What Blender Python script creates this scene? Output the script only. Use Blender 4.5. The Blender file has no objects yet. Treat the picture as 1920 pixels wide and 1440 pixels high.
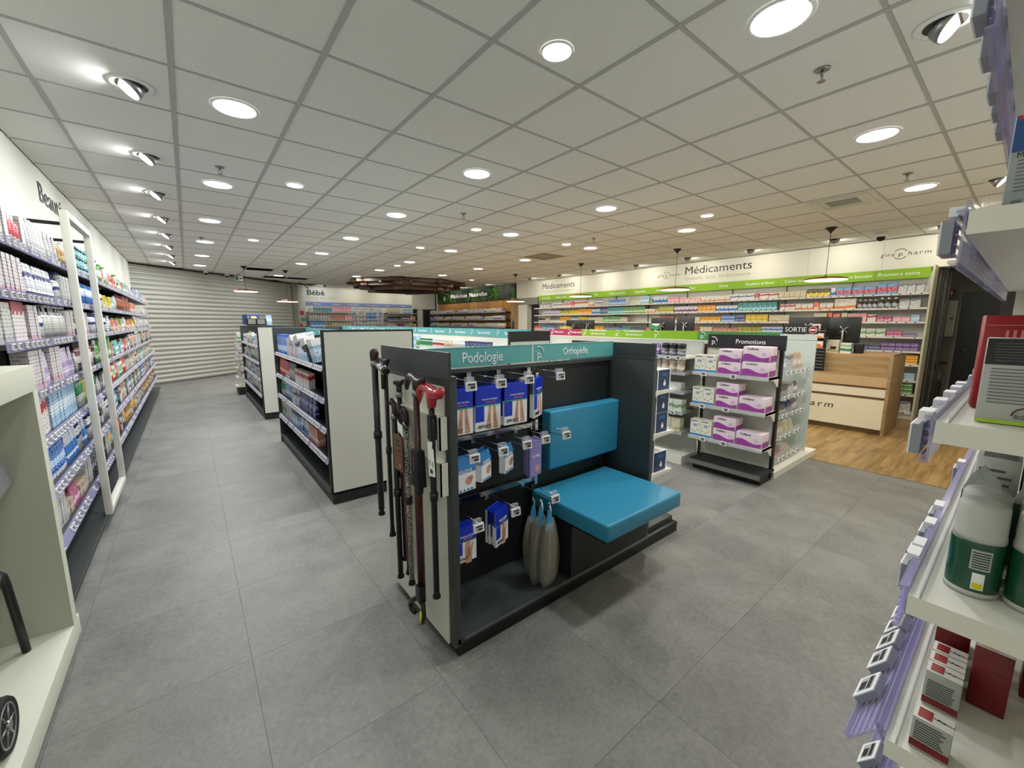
import bpy, bmesh, math, random
from mathutils import Vector, Matrix
C = bpy.context.scene.collection
PI = math.pi
rnd = random.Random(7)

# ------------------------------------------------------------------ camera
HC = 1.46          # camera height
CE = 2.78          # ceiling height
yaw, pitch, roll = 0.6685, -0.1491, 0.0015
fw = Vector((math.sin(yaw)*math.cos(pitch), math.cos(yaw)*math.cos(pitch), math.sin(pitch)))
rt = Vector((math.cos(yaw), -math.sin(yaw), 0)); up = rt.cross(fw)
r2 = rt*math.cos(roll)+up*math.sin(roll); u2 = -rt*math.sin(roll)+up*math.cos(roll)
cam = bpy.data.cameras.new('camera'); cam.sensor_width = 36; cam.lens = 763/1920*36
cam.clip_start = 0.02; cam.clip_end = 100
co = bpy.data.objects.new('camera', cam); C.objects.link(co)
co.matrix_world = Matrix(((r2.x, u2.x, -fw.x, 0), (r2.y, u2.y, -fw.y, 0), (r2.z, u2.z, -fw.z, HC), (0, 0, 0, 1)))
S = bpy.context.scene
S.camera = co
# ------------------------------------------------------------------ world, exposure
w = bpy.data.worlds.new('world'); S.world = w; w.use_nodes = True
w.node_tree.nodes['Background'].inputs[0].default_value = (.8, .85, 1, 1)
w.node_tree.nodes['Background'].inputs[1].default_value = 0.02
S.view_settings.view_transform = 'Standard'; S.view_settings.look = 'None'
S.view_settings.exposure = 0.06; S.view_settings.gamma = 1; S.view_settings.use_curve_mapping = False
W_DOWN, W_SPOT, W_WALL, W_PEND = 19.5, 8.0, 3.3, 5.0
WARM = (1.0, .93, .80); NEUT = (.95, .98, 1.0)

def area(name, loc, r, watts, col, direction=(0, 0, -1), spread=180):
    l = bpy.data.lights.new(name, 'AREA'); l.shape = 'DISK'; l.size = 2*r; l.energy = watts; l.color = col
    l.spread = math.radians(spread)
    o = bpy.data.objects.new(name, l); C.objects.link(o); o.location = loc
    o.rotation_euler = Vector(direction).to_track_quat('-Z', 'Y').to_euler()
    return o

# ------------------------------------------------------------------ materials
MC = {}
def s2l(c):
    return tuple((v/12.92 if v <= .04045 else ((v+.055)/1.055)**2.4) for v in c)
def hexc(h):
    return s2l(tuple(int(h[i:i+2], 16)/255 for i in (0, 2, 4)))+(1,)
def mat(name, col, rough=.5, metal=0, spec=.5, emit=None, es=0, alpha=1, bump=0, bscale=200, var=0, vscale=3, coat=0):
    if name in MC: return MC[name]
    m = bpy.data.materials.new(name); m.use_nodes = True; nt = m.node_tree; b = nt.nodes['Principled BSDF']
    c = hexc(col) if isinstance(col, str) else tuple(col)+(1,)
    b.inputs['Base Color'].default_value = c; b.inputs['Roughness'].default_value = rough
    b.inputs['Metallic'].default_value = metal; b.inputs['Specular IOR Level'].default_value = spec
    b.inputs['Coat Weight'].default_value = coat
    if emit:
        b.inputs['Emission Color'].default_value = hexc(emit); b.inputs['Emission Strength'].default_value = es
    if alpha < 1: b.inputs['Alpha'].default_value = alpha
    tc = None
    if bump or var:
        tc = nt.nodes.new('ShaderNodeTexCoord')
    if bump:
        n = nt.nodes.new('ShaderNodeTexNoise'); n.inputs['Scale'].default_value = bscale; n.inputs['Detail'].default_value = 2
        bp = nt.nodes.new('ShaderNodeBump'); bp.inputs['Strength'].default_value = bump; bp.inputs['Distance'].default_value = .002
        nt.links.new(tc.outputs['Object'], n.inputs['Vector']); nt.links.new(n.outputs['Fac'], bp.inputs['Height'])
        nt.links.new(bp.outputs['Normal'], b.inputs['Normal'])
    if var:
        n = nt.nodes.new('ShaderNodeTexNoise'); n.inputs['Scale'].default_value = vscale; n.inputs['Detail'].default_value = 6
        mx = nt.nodes.new('ShaderNodeMixRGB'); mx.blend_type = 'MIX'
        mx.inputs[1].default_value = tuple(v*(1-var) for v in c[:3])+(1,); mx.inputs[2].default_value = tuple(min(1, v*(1+var)) for v in c[:3])+(1,)
        nt.links.new(tc.outputs['Object'], n.inputs['Vector']); nt.links.new(n.outputs['Fac'], mx.inputs[0]); nt.links.new(mx.outputs[0], b.inputs['Base Color'])
    MC[name] = m; return m

def print_group():
    g = bpy.data.node_groups.new('printed_pack', 'ShaderNodeTree')
    for n, t in (('Base', 'NodeSocketColor'), ('Accent', 'NodeSocketColor'), ('Ink', 'NodeSocketColor'), ('Lo', 'NodeSocketFloat'), ('Hi', 'NodeSocketFloat')):
        g.interface.new_socket(n, in_out='INPUT', socket_type=t)
    g.interface.new_socket('Color', in_out='OUTPUT', socket_type='NodeSocketColor')
    N = g.nodes; L = g.links
    gi = N.new('NodeGroupInput'); go = N.new('NodeGroupOutput')
    uv = N.new('ShaderNodeUVMap'); uv.uv_map = 'print'
    sp = N.new('ShaderNodeSeparateXYZ'); L.new(uv.outputs[0], sp.inputs[0])
    def mth(op, a, b=None):
        m = N.new('ShaderNodeMath'); m.operation = op
        for i, v in enumerate((a, b)):
            if v is None: continue
            if isinstance(v, (int, float)): m.inputs[i].default_value = v
            else: L.new(v, m.inputs[i])
        return m.outputs[0]
    u, v = sp.outputs[0], sp.outputs[1]
    wob = mth('MULTIPLY', mth('SINE', mth('MULTIPLY', u, 5.0)), .05)
    vv = mth('ADD', v, wob)
    band = mth('MULTIPLY', mth('GREATER_THAN', vv, gi.outputs['Lo']), mth('LESS_THAN', vv, gi.outputs['Hi']))
    m1 = N.new('ShaderNodeMixRGB'); L.new(band, m1.inputs[0]); L.new(gi.outputs['Base'], m1.inputs[1]); L.new(gi.outputs['Accent'], m1.inputs[2])
    row = mth('MULTIPLY', v, 11.0)
    rowi = mth('FLOOR', row); rowf = mth('FRACT', row)
    cb = N.new('ShaderNodeCombineXYZ'); L.new(mth('MULTIPLY', u, 14.0), cb.inputs[0]); L.new(mth('MULTIPLY', rowi, 3.7), cb.inputs[1])
    ns = N.new('ShaderNodeTexNoise'); ns.inputs['Scale'].default_value = 1.3; ns.inputs['Detail'].default_value = 1; L.new(cb.outputs[0], ns.inputs[0])
    oi = N.new('ShaderNodeObjectInfo')
    t = mth('MULTIPLY', mth('GREATER_THAN', ns.outputs[0], .52), mth('MULTIPLY', mth('GREATER_THAN', rowf, .35), mth('LESS_THAN', rowf, .8)))
    t = mth('MULTIPLY', t, mth('LESS_THAN', mth('ABSOLUTE', mth('SUBTRACT', v, .5)), .38))
    t = mth('MULTIPLY', t, .9)
    m2 = N.new('ShaderNodeMixRGB'); L.new(t, m2.inputs[0]); L.new(m1.outputs[0], m2.inputs[1]); L.new(gi.outputs['Ink'], m2.inputs[2])
    L.new(m2.outputs[0], go.inputs[0])
    return g
PG = print_group()
def pack(name, base, acc, lo, hi, ink='55555f', rough=.35):
    k = 'pack_'+name
    if k in MC: return MC[k]
    m = bpy.data.materials.new(k); m.use_nodes = True; nt = m.node_tree; b = nt.nodes['Principled BSDF']
    g = nt.nodes.new('ShaderNodeGroup'); g.node_tree = PG
    g.inputs['Base'].default_value = hexc(base); g.inputs['Accent'].default_value = hexc(acc); g.inputs['Ink'].default_value = hexc(ink)
    g.inputs['Lo'].default_value = lo; g.inputs['Hi'].default_value = hi
    nt.links.new(g.outputs[0], b.inputs['Base Color']); b.inputs['Roughness'].default_value = rough
    MC[k] = m; return m

WHITE = mat('white_lacquer', 'e4e2d6', .45)
PANEL = mat('off_white_laminate', 'd6d6ca', .5, bump=.05, bscale=300)
WALLP = mat('white_wall_paint', 'dfdfd4', .7, bump=.05, bscale=90)
ANTH = mat('anthracite_laminate', '3a3f3e', .42, bump=.08, bscale=500)
ANTHD = mat('dark_anthracite', '1e2121', .5)
SHELFB = mat('black_shelf', '24262a', .35)
BLACK = mat('black_plastic', '0d0d0e', .4)
BLACKM = mat('black_rubber', '0a0a0a', .75)
CHROME = mat('chrome', 'c9c9cc', .18, metal=1)
STEEL = mat('brushed_steel', '9a9b9d', .35, metal=1)
TEAL = mat('teal_sign', '5fa9a7', .45)
TEALD = mat('teal_edge', '69adad', .4)
GREEN = mat('lime_green_sign', '86b21a', .45)
GREEND = mat('mid_green_sign', '4f8f4c', .45)
PINK = mat('raspberry_sign', 'a1244f', .45)
VIOLET = mat('periwinkle_sign', '7f8fc0', .45)
SIGNB = mat('black_sign', '1d1b22', .4)
WTXT = mat('white_lettering', 'f2f2f2', .5)
BTXT = mat('black_lettering', '26252a', .5)
GTXT = mat('pale_green_lettering', 'a9b487', .5)
YTXT = mat('pale_gold_lettering', 'b9b58e', .5)
CLEAR = mat('clear_lilac_plastic', 'b0acd4', .12, alpha=.45)
CLEARN = mat('clear_plastic', 'dfe3ea', .08, alpha=.28)
GLASS = mat('clear_acrylic', 'd8e6e0', .05, alpha=.2)
LEATH = mat('blue_leatherette', '348eb0', .38, bump=.25, bscale=260, spec=.45)
SEAM = mat('dark_blue_seam', '17506b', .6)
TAGB = mat('tag_body', '8d919c', .4)
TAGS = mat('tag_screen', 'b9bab4', .3)
COPPER = mat('copper_rim', '9c5c3c', .3, metal=1)
RED = mat('glossy_red_lacquer', 'b20d22', .12, coat=.6)
BROWN = mat('brown_wood_handle', '2e1a18', .35)
KRAFT = mat('kraft_card', '6f5235', .8)
SKIN = mat('printed_skin_tone', 'd19d80', .5)
BLUEP = mat('royal_blue_print', '1636c4', .3)
BLUEM = mat('azure_blue_print', '2f7fc0', .35)
NAVY = mat('navy_print', '16345c', .4)
LILAC = mat('lilac_print', '8f83c4', .4)
SIGNRED = mat('no_entry_red', 'a3242e', .45)
ORANGEP = mat('orange_print', 'd86a30', .4)
YELLOW = mat('yellow_plastic', 'd8cf12', .35)

def slat_wood(name, c1, c2, axis=1, sc=1.0, rough=.45):
    if name in MC: return MC[name]
    m = bpy.data.materials.new(name); m.use_nodes = True; nt = m.node_tree; b = nt.nodes['Principled BSDF']
    tc = nt.nodes.new('ShaderNodeTexCoord'); mp = nt.nodes.new('ShaderNodeMapping'); oi = nt.nodes.new('ShaderNodeObjectInfo')
    s = [14*sc, 14*sc, 14*sc]; s[axis] = 1.2*sc; mp.inputs['Scale'].default_value = s
    ad = nt.nodes.new('ShaderNodeVectorMath'); ad.operation = 'ADD'
    ml = nt.nodes.new('ShaderNodeMath'); ml.operation = 'MULTIPLY'; ml.inputs[1].default_value = 37
    nt.links.new(oi.outputs['Random'], ml.inputs[0]); nt.links.new(tc.outputs['Object'], ad.inputs[0]); nt.links.new(ml.outputs[0], ad.inputs[1])
    nt.links.new(ad.outputs[0], mp.inputs[0])
    n = nt.nodes.new('ShaderNodeTexNoise'); n.inputs['Scale'].default_value = 1.6; n.inputs['Detail'].default_value = 8; n.inputs['Roughness'].default_value = .6
    nt.links.new(mp.outputs[0], n.inputs[0])
    cr = nt.nodes.new('ShaderNodeValToRGB'); cr.color_ramp.elements[0].position = .34; cr.color_ramp.elements[0].color = hexc(c1)
    cr.color_ramp.elements[1].position = .62; cr.color_ramp.elements[1].color = hexc(c2)
    nt.links.new(n.outputs['Fac'], cr.inputs[0])
    hsv = nt.nodes.new('ShaderNodeHueSaturation'); nt.links.new(cr.outputs[0], hsv.inputs['Color'])
    mr = nt.nodes.new('ShaderNodeMapRange'); mr.inputs[3].default_value = .86; mr.inputs[4].default_value = 1.12
    nt.links.new(oi.outputs['Random'], mr.inputs[0]); nt.links.new(mr.outputs[0], hsv.inputs['Value'])
    nt.links.new(hsv.outputs[0], b.inputs['Base Color']); b.inputs['Roughness'].default_value = rough
    MC[name] = m; return m
OAK = slat_wood('oak_laminate', '8d714c', 'ae9164', 1)
OAKF = slat_wood('oak_floor_board', '7a6038', 'a98a58', 0, .8, .38)
WALNUT = slat_wood('walnut_board', '3a2518', '5b3d28', 0)
PINE = slat_wood('light_wood_slat', 'a9763f', 'd09a5a', 2)

def floor_mat():
    m = bpy.data.materials.new('grey_vinyl'); m.use_nodes = True; nt = m.node_tree; b = nt.nodes['Principled BSDF']
    tc = nt.nodes.new('ShaderNodeTexCoord'); oi = nt.nodes.new('ShaderNodeObjectInfo')
    ad = nt.nodes.new('ShaderNodeVectorMath'); ad.operation = 'ADD'
    ml = nt.nodes.new('ShaderNodeMath'); ml.operation = 'MULTIPLY'; ml.inputs[1].default_value = 31
    nt.links.new(oi.outputs['Random'], ml.inputs[0]); nt.links.new(tc.outputs['Object'], ad.inputs[0]); nt.links.new(ml.outputs[0], ad.inputs[1])
    n = nt.nodes.new('ShaderNodeTexNoise'); n.inputs['Scale'].default_value = 3.2; n.inputs['Detail'].default_value = 9; n.inputs['Roughness'].default_value = .62
    n2 = nt.nodes.new('ShaderNodeTexNoise'); n2.inputs['Scale'].default_value = 60; n2.inputs['Detail'].default_value = 4
    for q in (n, n2): nt.links.new(ad.outputs[0], q.inputs[0])
    mx = nt.nodes.new('ShaderNodeMixRGB'); mx.inputs[0].default_value = .35; nt.links.new(n.outputs['Fac'], mx.inputs[1]); nt.links.new(n2.outputs['Fac'], mx.inputs[2])
    cr = nt.nodes.new('ShaderNodeValToRGB'); cr.color_ramp.elements[0].position = .32; cr.color_ramp.elements[0].color = hexc('696965')
    cr.color_ramp.elements[1].position = .68; cr.color_ramp.elements[1].color = hexc('8e8d88')
    nt.links.new(mx.outputs[0], cr.inputs[0]); nt.links.new(cr.outputs[0], b.inputs['Base Color'])
    mr = nt.nodes.new('ShaderNodeMapRange'); mr.inputs[3].default_value = .34; mr.inputs[4].default_value = .55
    nt.links.new(n.outputs['Fac'], mr.inputs[0]); nt.links.new(mr.outputs[0], b.inputs['Roughness']); b.inputs['Specular IOR Level'].default_value = .4
    bp = nt.nodes.new('ShaderNodeBump'); bp.inputs['Strength'].default_value = .06; nt.links.new(n2.outputs['Fac'], bp.inputs['Height']); nt.links.new(bp.outputs[0], b.inputs['Normal'])
    return m
FLOORM = floor_mat()
CEILM = mat('mineral_fibre_tile', 'e2e2de', .85, bump=.25, bscale=350, var=.04, vscale=40)
CEILR = mat('ceiling_grid_rail', 'aeaeaa', .5)

# ------------------------------------------------------------------ builders
def setp(o, label=None, cat=None, group=None, kind=None):
    if label: o['label'] = label
    if cat: o['category'] = cat
    if group: o['group'] = group
    if kind: o['kind'] = kind
    return o
def thing(name, label, cat, loc=(0, 0, 0), group=None):
    o = bpy.data.objects.new(name, None); C.objects.link(o); o.location = loc; o.empty_display_size = .1
    return setp(o, label, cat, group)
def wloc(o):
    v = Vector((0, 0, 0))
    while o: v += o.location; o = o.parent
    return v
class MB:
    def __init__(s): s.v = []; s.f = []; s.m = []; s.mats = []; s.uv = None; s.sm = []
    def mi(s, m):
        if m not in s.mats: s.mats.append(m)
        return s.mats.index(m)
    def add(s, vs, fs, m, smooth=False):
        b = len(s.v); i = s.mi(m); s.v += [tuple(p) for p in vs]
        for f in fs: s.f.append(tuple(b+k for k in f)); s.m.append(i); s.sm.append(smooth)
        return s
    def box(s, x0, x1, y0, y1, z0, z1, m):
        if x0 > x1: x0, x1 = x1, x0
        if y0 > y1: y0, y1 = y1, y0
        if z0 > z1: z0, z1 = z1, z0
        return s.add([(x0, y0, z0), (x1, y0, z0), (x1, y1, z0), (x0, y1, z0), (x0, y0, z1), (x1, y0, z1), (x1, y1, z1), (x0, y1, z1)],
                     [(3, 2, 1, 0), (4, 5, 6, 7), (0, 1, 5, 4), (1, 2, 6, 5), (2, 3, 7, 6), (3, 0, 4, 7)], m)
    def hexa(s, p, m):   # 8 points, same order as box
        return s.add(p, [(3, 2, 1, 0), (4, 5, 6, 7), (0, 1, 5, 4), (1, 2, 6, 5), (2, 3, 7, 6), (3, 0, 4, 7)], m)
    def prism(s, pts, ax, h, m):   # polygon pts (3-D) extruded by vector h
        n = len(pts); h = Vector(h); P = [Vector(p) for p in pts]
        return s.add(P+[p+h for p in P], [tuple(reversed(range(n))), tuple(range(n, 2*n))]+[(i, (i+1) % n, n+(i+1) % n, n+i) for i in range(n)], m)
    def lathe(s, c, prof, m, n=16, axis=(0, 0, 1), smooth=True, caps=True, seg=None):
        ax = Vector(axis).normalized(); t = Vector((1, 0, 0)) if abs(ax.x) < .9 else Vector((0, 1, 0))
        e1 = ax.cross(t).normalized(); e2 = ax.cross(e1); c = Vector(c)
        vs = []; fs = []
        for r, z in prof:
            for k in range(n):
                a = 2*PI*k/n; vs.append(c+ax*z+e1*(r*math.cos(a))+e2*(r*math.sin(a)))
        for j in range(len(prof)-1):
            for k in range(n):
                k2 = (k+1) % n; fs.append((j*n+k, j*n+k2, (j+1)*n+k2, (j+1)*n+k))
        s.add(vs, fs, m, smooth)
        b = len(s.v)-len(vs)
        if caps:
            i = s.mi(m); s.f.append(tuple(b+k for k in reversed(range(n)))); s.m.append(i); s.sm.append(False)
            o = b+(len(prof)-1)*n; s.f.append(tuple(o+k for k in range(n))); s.m.append(i); s.sm.append(False)
        return s
    def cyl(s, p0, p1, r, m, n=12, r1=None):
        p0 = Vector(p0); p1 = Vector(p1); d = p1-p0
        return s.lathe(p0, [(r, 0), (r if r1 is None else r1, d.length)], m, n, d)
    def tube(s, pts, r, m, n=8, closed=False):
        P = [Vector(p) for p in pts]; N = len(P); vs = []; prev = None
        for i, p in enumerate(P):
            d = (P[(i+1) % N]-P[i-1]) if closed else (P[min(i+1, N-1)]-P[max(i-1, 0)])
            d.normalize()
            if prev is None:
                t = Vector((0, 0, 1)) if abs(d.z) < .9 else Vector((1, 0, 0)); e1 = d.cross(t).normalized()
            else: e1 = (prev-d*prev.dot(d)).normalized()
            prev = e1; e2 = d.cross(e1); rr = r[i] if isinstance(r, (list, tuple)) else r
            for k in range(n):
                a = 2*PI*k/n; vs.append(p+e1*rr*math.cos(a)+e2*rr*math.sin(a))
        fs = []
        for i in range(N if closed else N-1):
            j = (i+1) % N
            for k in range(n): fs.append((i*n+k, i*n+(k+1) % n, j*n+(k+1) % n, j*n+k))
        if not closed: fs += [tuple(reversed(range(n))), tuple((N-1)*n+k for k in range(n))]
        return s.add(vs, fs, m, True)
    def build(s, name, parent=None, bevel=0, bseg=2, uvprint=False, center=False):
        me = bpy.data.meshes.new(name)
        off = wloc(parent) if parent else Vector((0, 0, 0))
        loc = Vector((0, 0, 0))
        if center and s.v:
            n = len(s.v); cx = sum(v[0] for v in s.v)/n; cy = sum(v[1] for v in s.v)/n; cz = min(v[2] for v in s.v)
            loc = Vector((cx, cy, cz))-off
        o2 = off+loc
        me.from_pydata([(v[0]-o2.x, v[1]-o2.y, v[2]-o2.z) for v in s.v], [], s.f)
        for m in s.mats: me.materials.append(m)
        me.polygons.foreach_set('material_index', s.m); me.polygons.foreach_set('use_smooth', s.sm)
        if s.uv:
            ul = me.uv_layers.new(name='print')
            vi = [0]*len(me.loops); me.loops.foreach_get('vertex_index', vi)
            fl = []
            for k in vi: fl += s.uv[k]
            ul.data.foreach_set('uv', fl)
        elif uvprint:
            boxuv(me)
        if bevel:
            bm = bmesh.new(); bm.from_mesh(me)
            bmesh.ops.bevel(bm, geom=[e for e in bm.edges if e.is_manifold and e.calc_face_angle(0) > .5], offset=bevel, segments=bseg, affect='EDGES', profile=.6)
            for f in bm.faces: f.smooth = True
            bm.to_mesh(me); bm.free()
            me.set_sharp_from_angle(angle=math.radians(50))
        me.update()
        o = bpy.data.objects.new(name, me); C.objects.link(o)
        if parent: o.parent = parent
        o.location = loc
        return o
def boxuv(me):
    xs = [v.co for v in me.vertices]
    mn = [min(c[i] for c in xs) for i in range(3)]; mx = [max(c[i] for c in xs) for i in range(3)]
    sz = [max(1e-6, mx[i]-mn[i]) for i in range(3)]
    ul = me.uv_layers.new(name='print')
    for p in me.polygons:
        n = p.normal
        for li in p.loop_indices:
            c = me.vertices[me.loops[li].vertex_index].co
            u = (c.y-mn[1])/sz[1] if abs(n.x) > .7 else (c.x-mn[0])/sz[0]
            v = (c.y-mn[1])/sz[1]*.3+.7 if abs(n.z) > .7 else (c.z-mn[2])/sz[2]
            ul.data[li].uv = (u, v)

FIT = []
def text(body, size, loc, rot, m, parent=None, width=None, ext=.001, name='lettering', align='CENTER', shear=0, spacing=1, bold=0):
    cu = bpy.data.curves.new(name, 'FONT'); cu.body = body; cu.size = size; cu.extrude = ext; cu.align_x = align; cu.align_y = 'CENTER'
    cu.materials.append(m); cu.shear = shear; cu.space_character = spacing; cu.offset = bold; cu.resolution_u = 3
    o = bpy.data.objects.new(name, cu); C.objects.link(o)
    if parent: o.parent = parent; o.location = Vector(loc)-wloc(parent)
    else: o.location = loc
    o.rotation_euler = rot
    if width: FIT.append((o, width))
    return o
RX = PI/2
FACE = {'-y': (RX, 0, 0), '-x': (RX, 0, -RX), '+x': (RX, 0, RX), '+y': (RX, 0, PI)}

class Frame:
    """a = left to right for a viewer in front, n = out towards that viewer."""
    def __init__(s, ox, oy, face):
        s.o = (ox, oy); s.face = face
        s.n = {'-y': (0, -1), '-x': (-1, 0), '+x': (1, 0), '+y': (0, 1)}[face]
        s.a = {'-y': (1, 0), '-x': (0, -1), '+x': (0, 1), '+y': (-1, 0)}[face]
        s.rot = {'-y': 0, '-x': -RX, '+x': RX, '+y': PI}[face]
    def p(s, a, n, z):
        return Vector((s.o[0]+s.a[0]*a+s.n[0]*n, s.o[1]+s.a[1]*a+s.n[1]*n, z))
    def box(s, mb, a0, a1, n0, n1, z0, z1, m):
        p, q = s.p(a0, n0, z0), s.p(a1, n1, z1)
        return mb.box(p.x, q.x, p.y, q.y, z0, z1, m)
    def hexa(s, mb, a0, a1, prof, m):
        """prof: 4 (n,z) points counter-clockwise"""
        P = [s.p(a0, n, z) for n, z in prof]+[s.p(a1, n, z) for n, z in prof]
        return mb.hexa([P[i] for i in range(8)], m)
    def text(s, body, size, a, n, z, m, parent=None, **k):
        return text(body, size, s.p(a, n, z), FACE[s.face], m, parent, **k)

# ------------------------------------------------------------------ products
PAL = {  # key: (words, base, accent, lo, hi, ink, cap)
 'wh_pink': ('white and pink', 'd8d2d2', 'cfa2b2', .04, .16, '75586a', 'e0dcdc'), 'white': ('plain white', 'd6d5d0', 'bdbdbe', .0, .2, '66676e', 'e8e8e8'),
 'wh_navy': ('white and navy', 'e6e6e8', '27336a', .5, .66, '44507a', '26305e'), 'wh_red': ('white and red', 'e9e6e2', 'c4202e', .6, .85, '8a4048', 'd8d8d8'),
 'crimson_wh': ('crimson-topped white', 'e8e2e0', 'b03448', .72, 1.1, '907078', 'a82c40'), 'red': ('bright red', 'd01838', 'e8e0e0', .1, .3, 'f0d0d0', 'e8e8e8'),
 'lilac': ('pale lilac', 'd8d0e0', 'a890c0', .2, .4, '7a6a90', 'b8a8c8'), 'maroon': ('dark maroon', '54182c', 'd8d0d0', .3, .6, 'e0d0d0', '3a3a3e'),
 'gold': ('amber gold', 'b8872a', 'e8d8a8', .3, .55, '6a4a18', 'e8e0d0'), 'dkgreen': ('dark green', '2c3a28', 'd8d8c8', .3, .55, 'c8c8b8', 'c8c8c0'),
 'green': ('fresh green', '3f8a34', 'd0e4c0', .2, .4, 'e8f0e0', 'e8e8e8'), 'green_wh': ('green and white', 'e4e8e0', '3a8a5a', .45, .95, '507058', '2f7a50'),
 'mint': ('mint green', '7cc4b4', 'e4ece8', .15, .4, '3a6a60', 'e8e8e8'), 'teal': ('deep teal', '1d7f86', '8fd0d8', .1, .4, 'c8e8e8', '186068'),
 'orange': ('vivid orange', 'e8602c', 'f0d8c8', .1, .3, 'f8e8e0', 'e8e8e8'), 'salmon': ('salmon pink', 'e09478', 'f0dcd0', .2, .4, '8a5040', 'e8e0d8'),
 'yellow': ('bright yellow', 'e6c61e', 'f4e8a0', .1, .35, '705a10', 'e8e8e8'), 'brick': ('brick red', '7a2c1c', 'a85030', .4, .6, 'e0b090', '5a1c14'),
 'cream': ('cream coloured', 'e0d8bc', 'b8a878', .1, .25, '7a7050', 'e0d8c8'), 'amber_wh': ('white and orange', 'ece6de', 'e07a30', .05, .3, '9a6a48', 'e07a30'),
 'blue': ('mid blue', '2c6cc0', 'b8d4f0', .2, .45, 'e0ecf8', 'e8e8f0'), 'blue_wh': ('white and blue', 'e4eaf2', '3a7cc8', .1, .5, '4a6a9a', '3a7cc8'),
 'navy': ('navy blue', '232f66', '8a98c8', .4, .6, 'd0d8f0', '1c2450'), 'purple': ('violet purple', '5c3a84', 'b8a0d0', .35, .55, 'e0d0f0', '48306a'),
 'magenta': ('magenta pink', 'b0286c', 'e8c0d0', .2, .4, 'f0d8e4', '902058'), 'olive': ('olive yellow', 'b8b048', 'e0dca0', .1, .4, '5a5820', 'a0983c'),
 'sage': ('sage and white', 'e2e8dc', '8fae88', .3, .6, '607860', '8fae88'), 'orange2': ('orange yellow', 'eda428', 'f4dca0', .1, .35, 'a05a18', 'e8e8e8'),
 'blk_yel': ('black and yellow', '22221e', 'e8d018', .05, .5, 'e8e0a0', '22221e'), 'grey_wh': ('white and grey', 'd8d8d6', '8a8e94', .78, 1.1, '55585c', '9a9ea4'),
 'blue_red': ('blue and red', '5a94c8', 'c42048', .2, .62, 'f0e8f0', '5a94c8'), 'pinkpk': ('pastel pink', 'eeb0b8', 'f4d8dc', .3, .55, 'c06070', 'f4e0e4'),
 'wh_purp': ('white and purple', 'e8e4ec', '76407e', .1, .45, '6a4a78', '5a3468'), 'ltblue': ('pale blue', 'a8cce8', 'e4f0f8', .3, .6, '4a7aa0', 'e0ecf4'),
 'brown': ('dark brown', '4a2c1c', 'd8e0e8', .1, .55, '38587a', 'e8e8e8'), 'beige': ('beige', 'c8b49c', 'e8e0d4', .3, .6, '7a6450', 'd8ccbc'),
 'coral': ('coral red', 'd8452c', 'f0d0c0', .1, .3, 'f4e0d8', 'b83820'), 'dkteal': ('dark bottle green', '1f4038', '6a8a80', .2, .4, 'c8d8d0', '1a302c'),
 'wh_grn': ('green-based white', 'e6e8e2', '63b046', .05, .4, '5a7a50', '63b046'), 'dkgrey': ('dark grey', '34363c', '9a9ca4', .3, .5, 'd0d0d4', '1c1c20'),
}
def palmats(k):
    _, b, a, lo, hi, ink, cap = PAL[k]
    return pack(k, b, a, lo, hi, ink), mat('cap_'+k, cap, .35)
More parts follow.
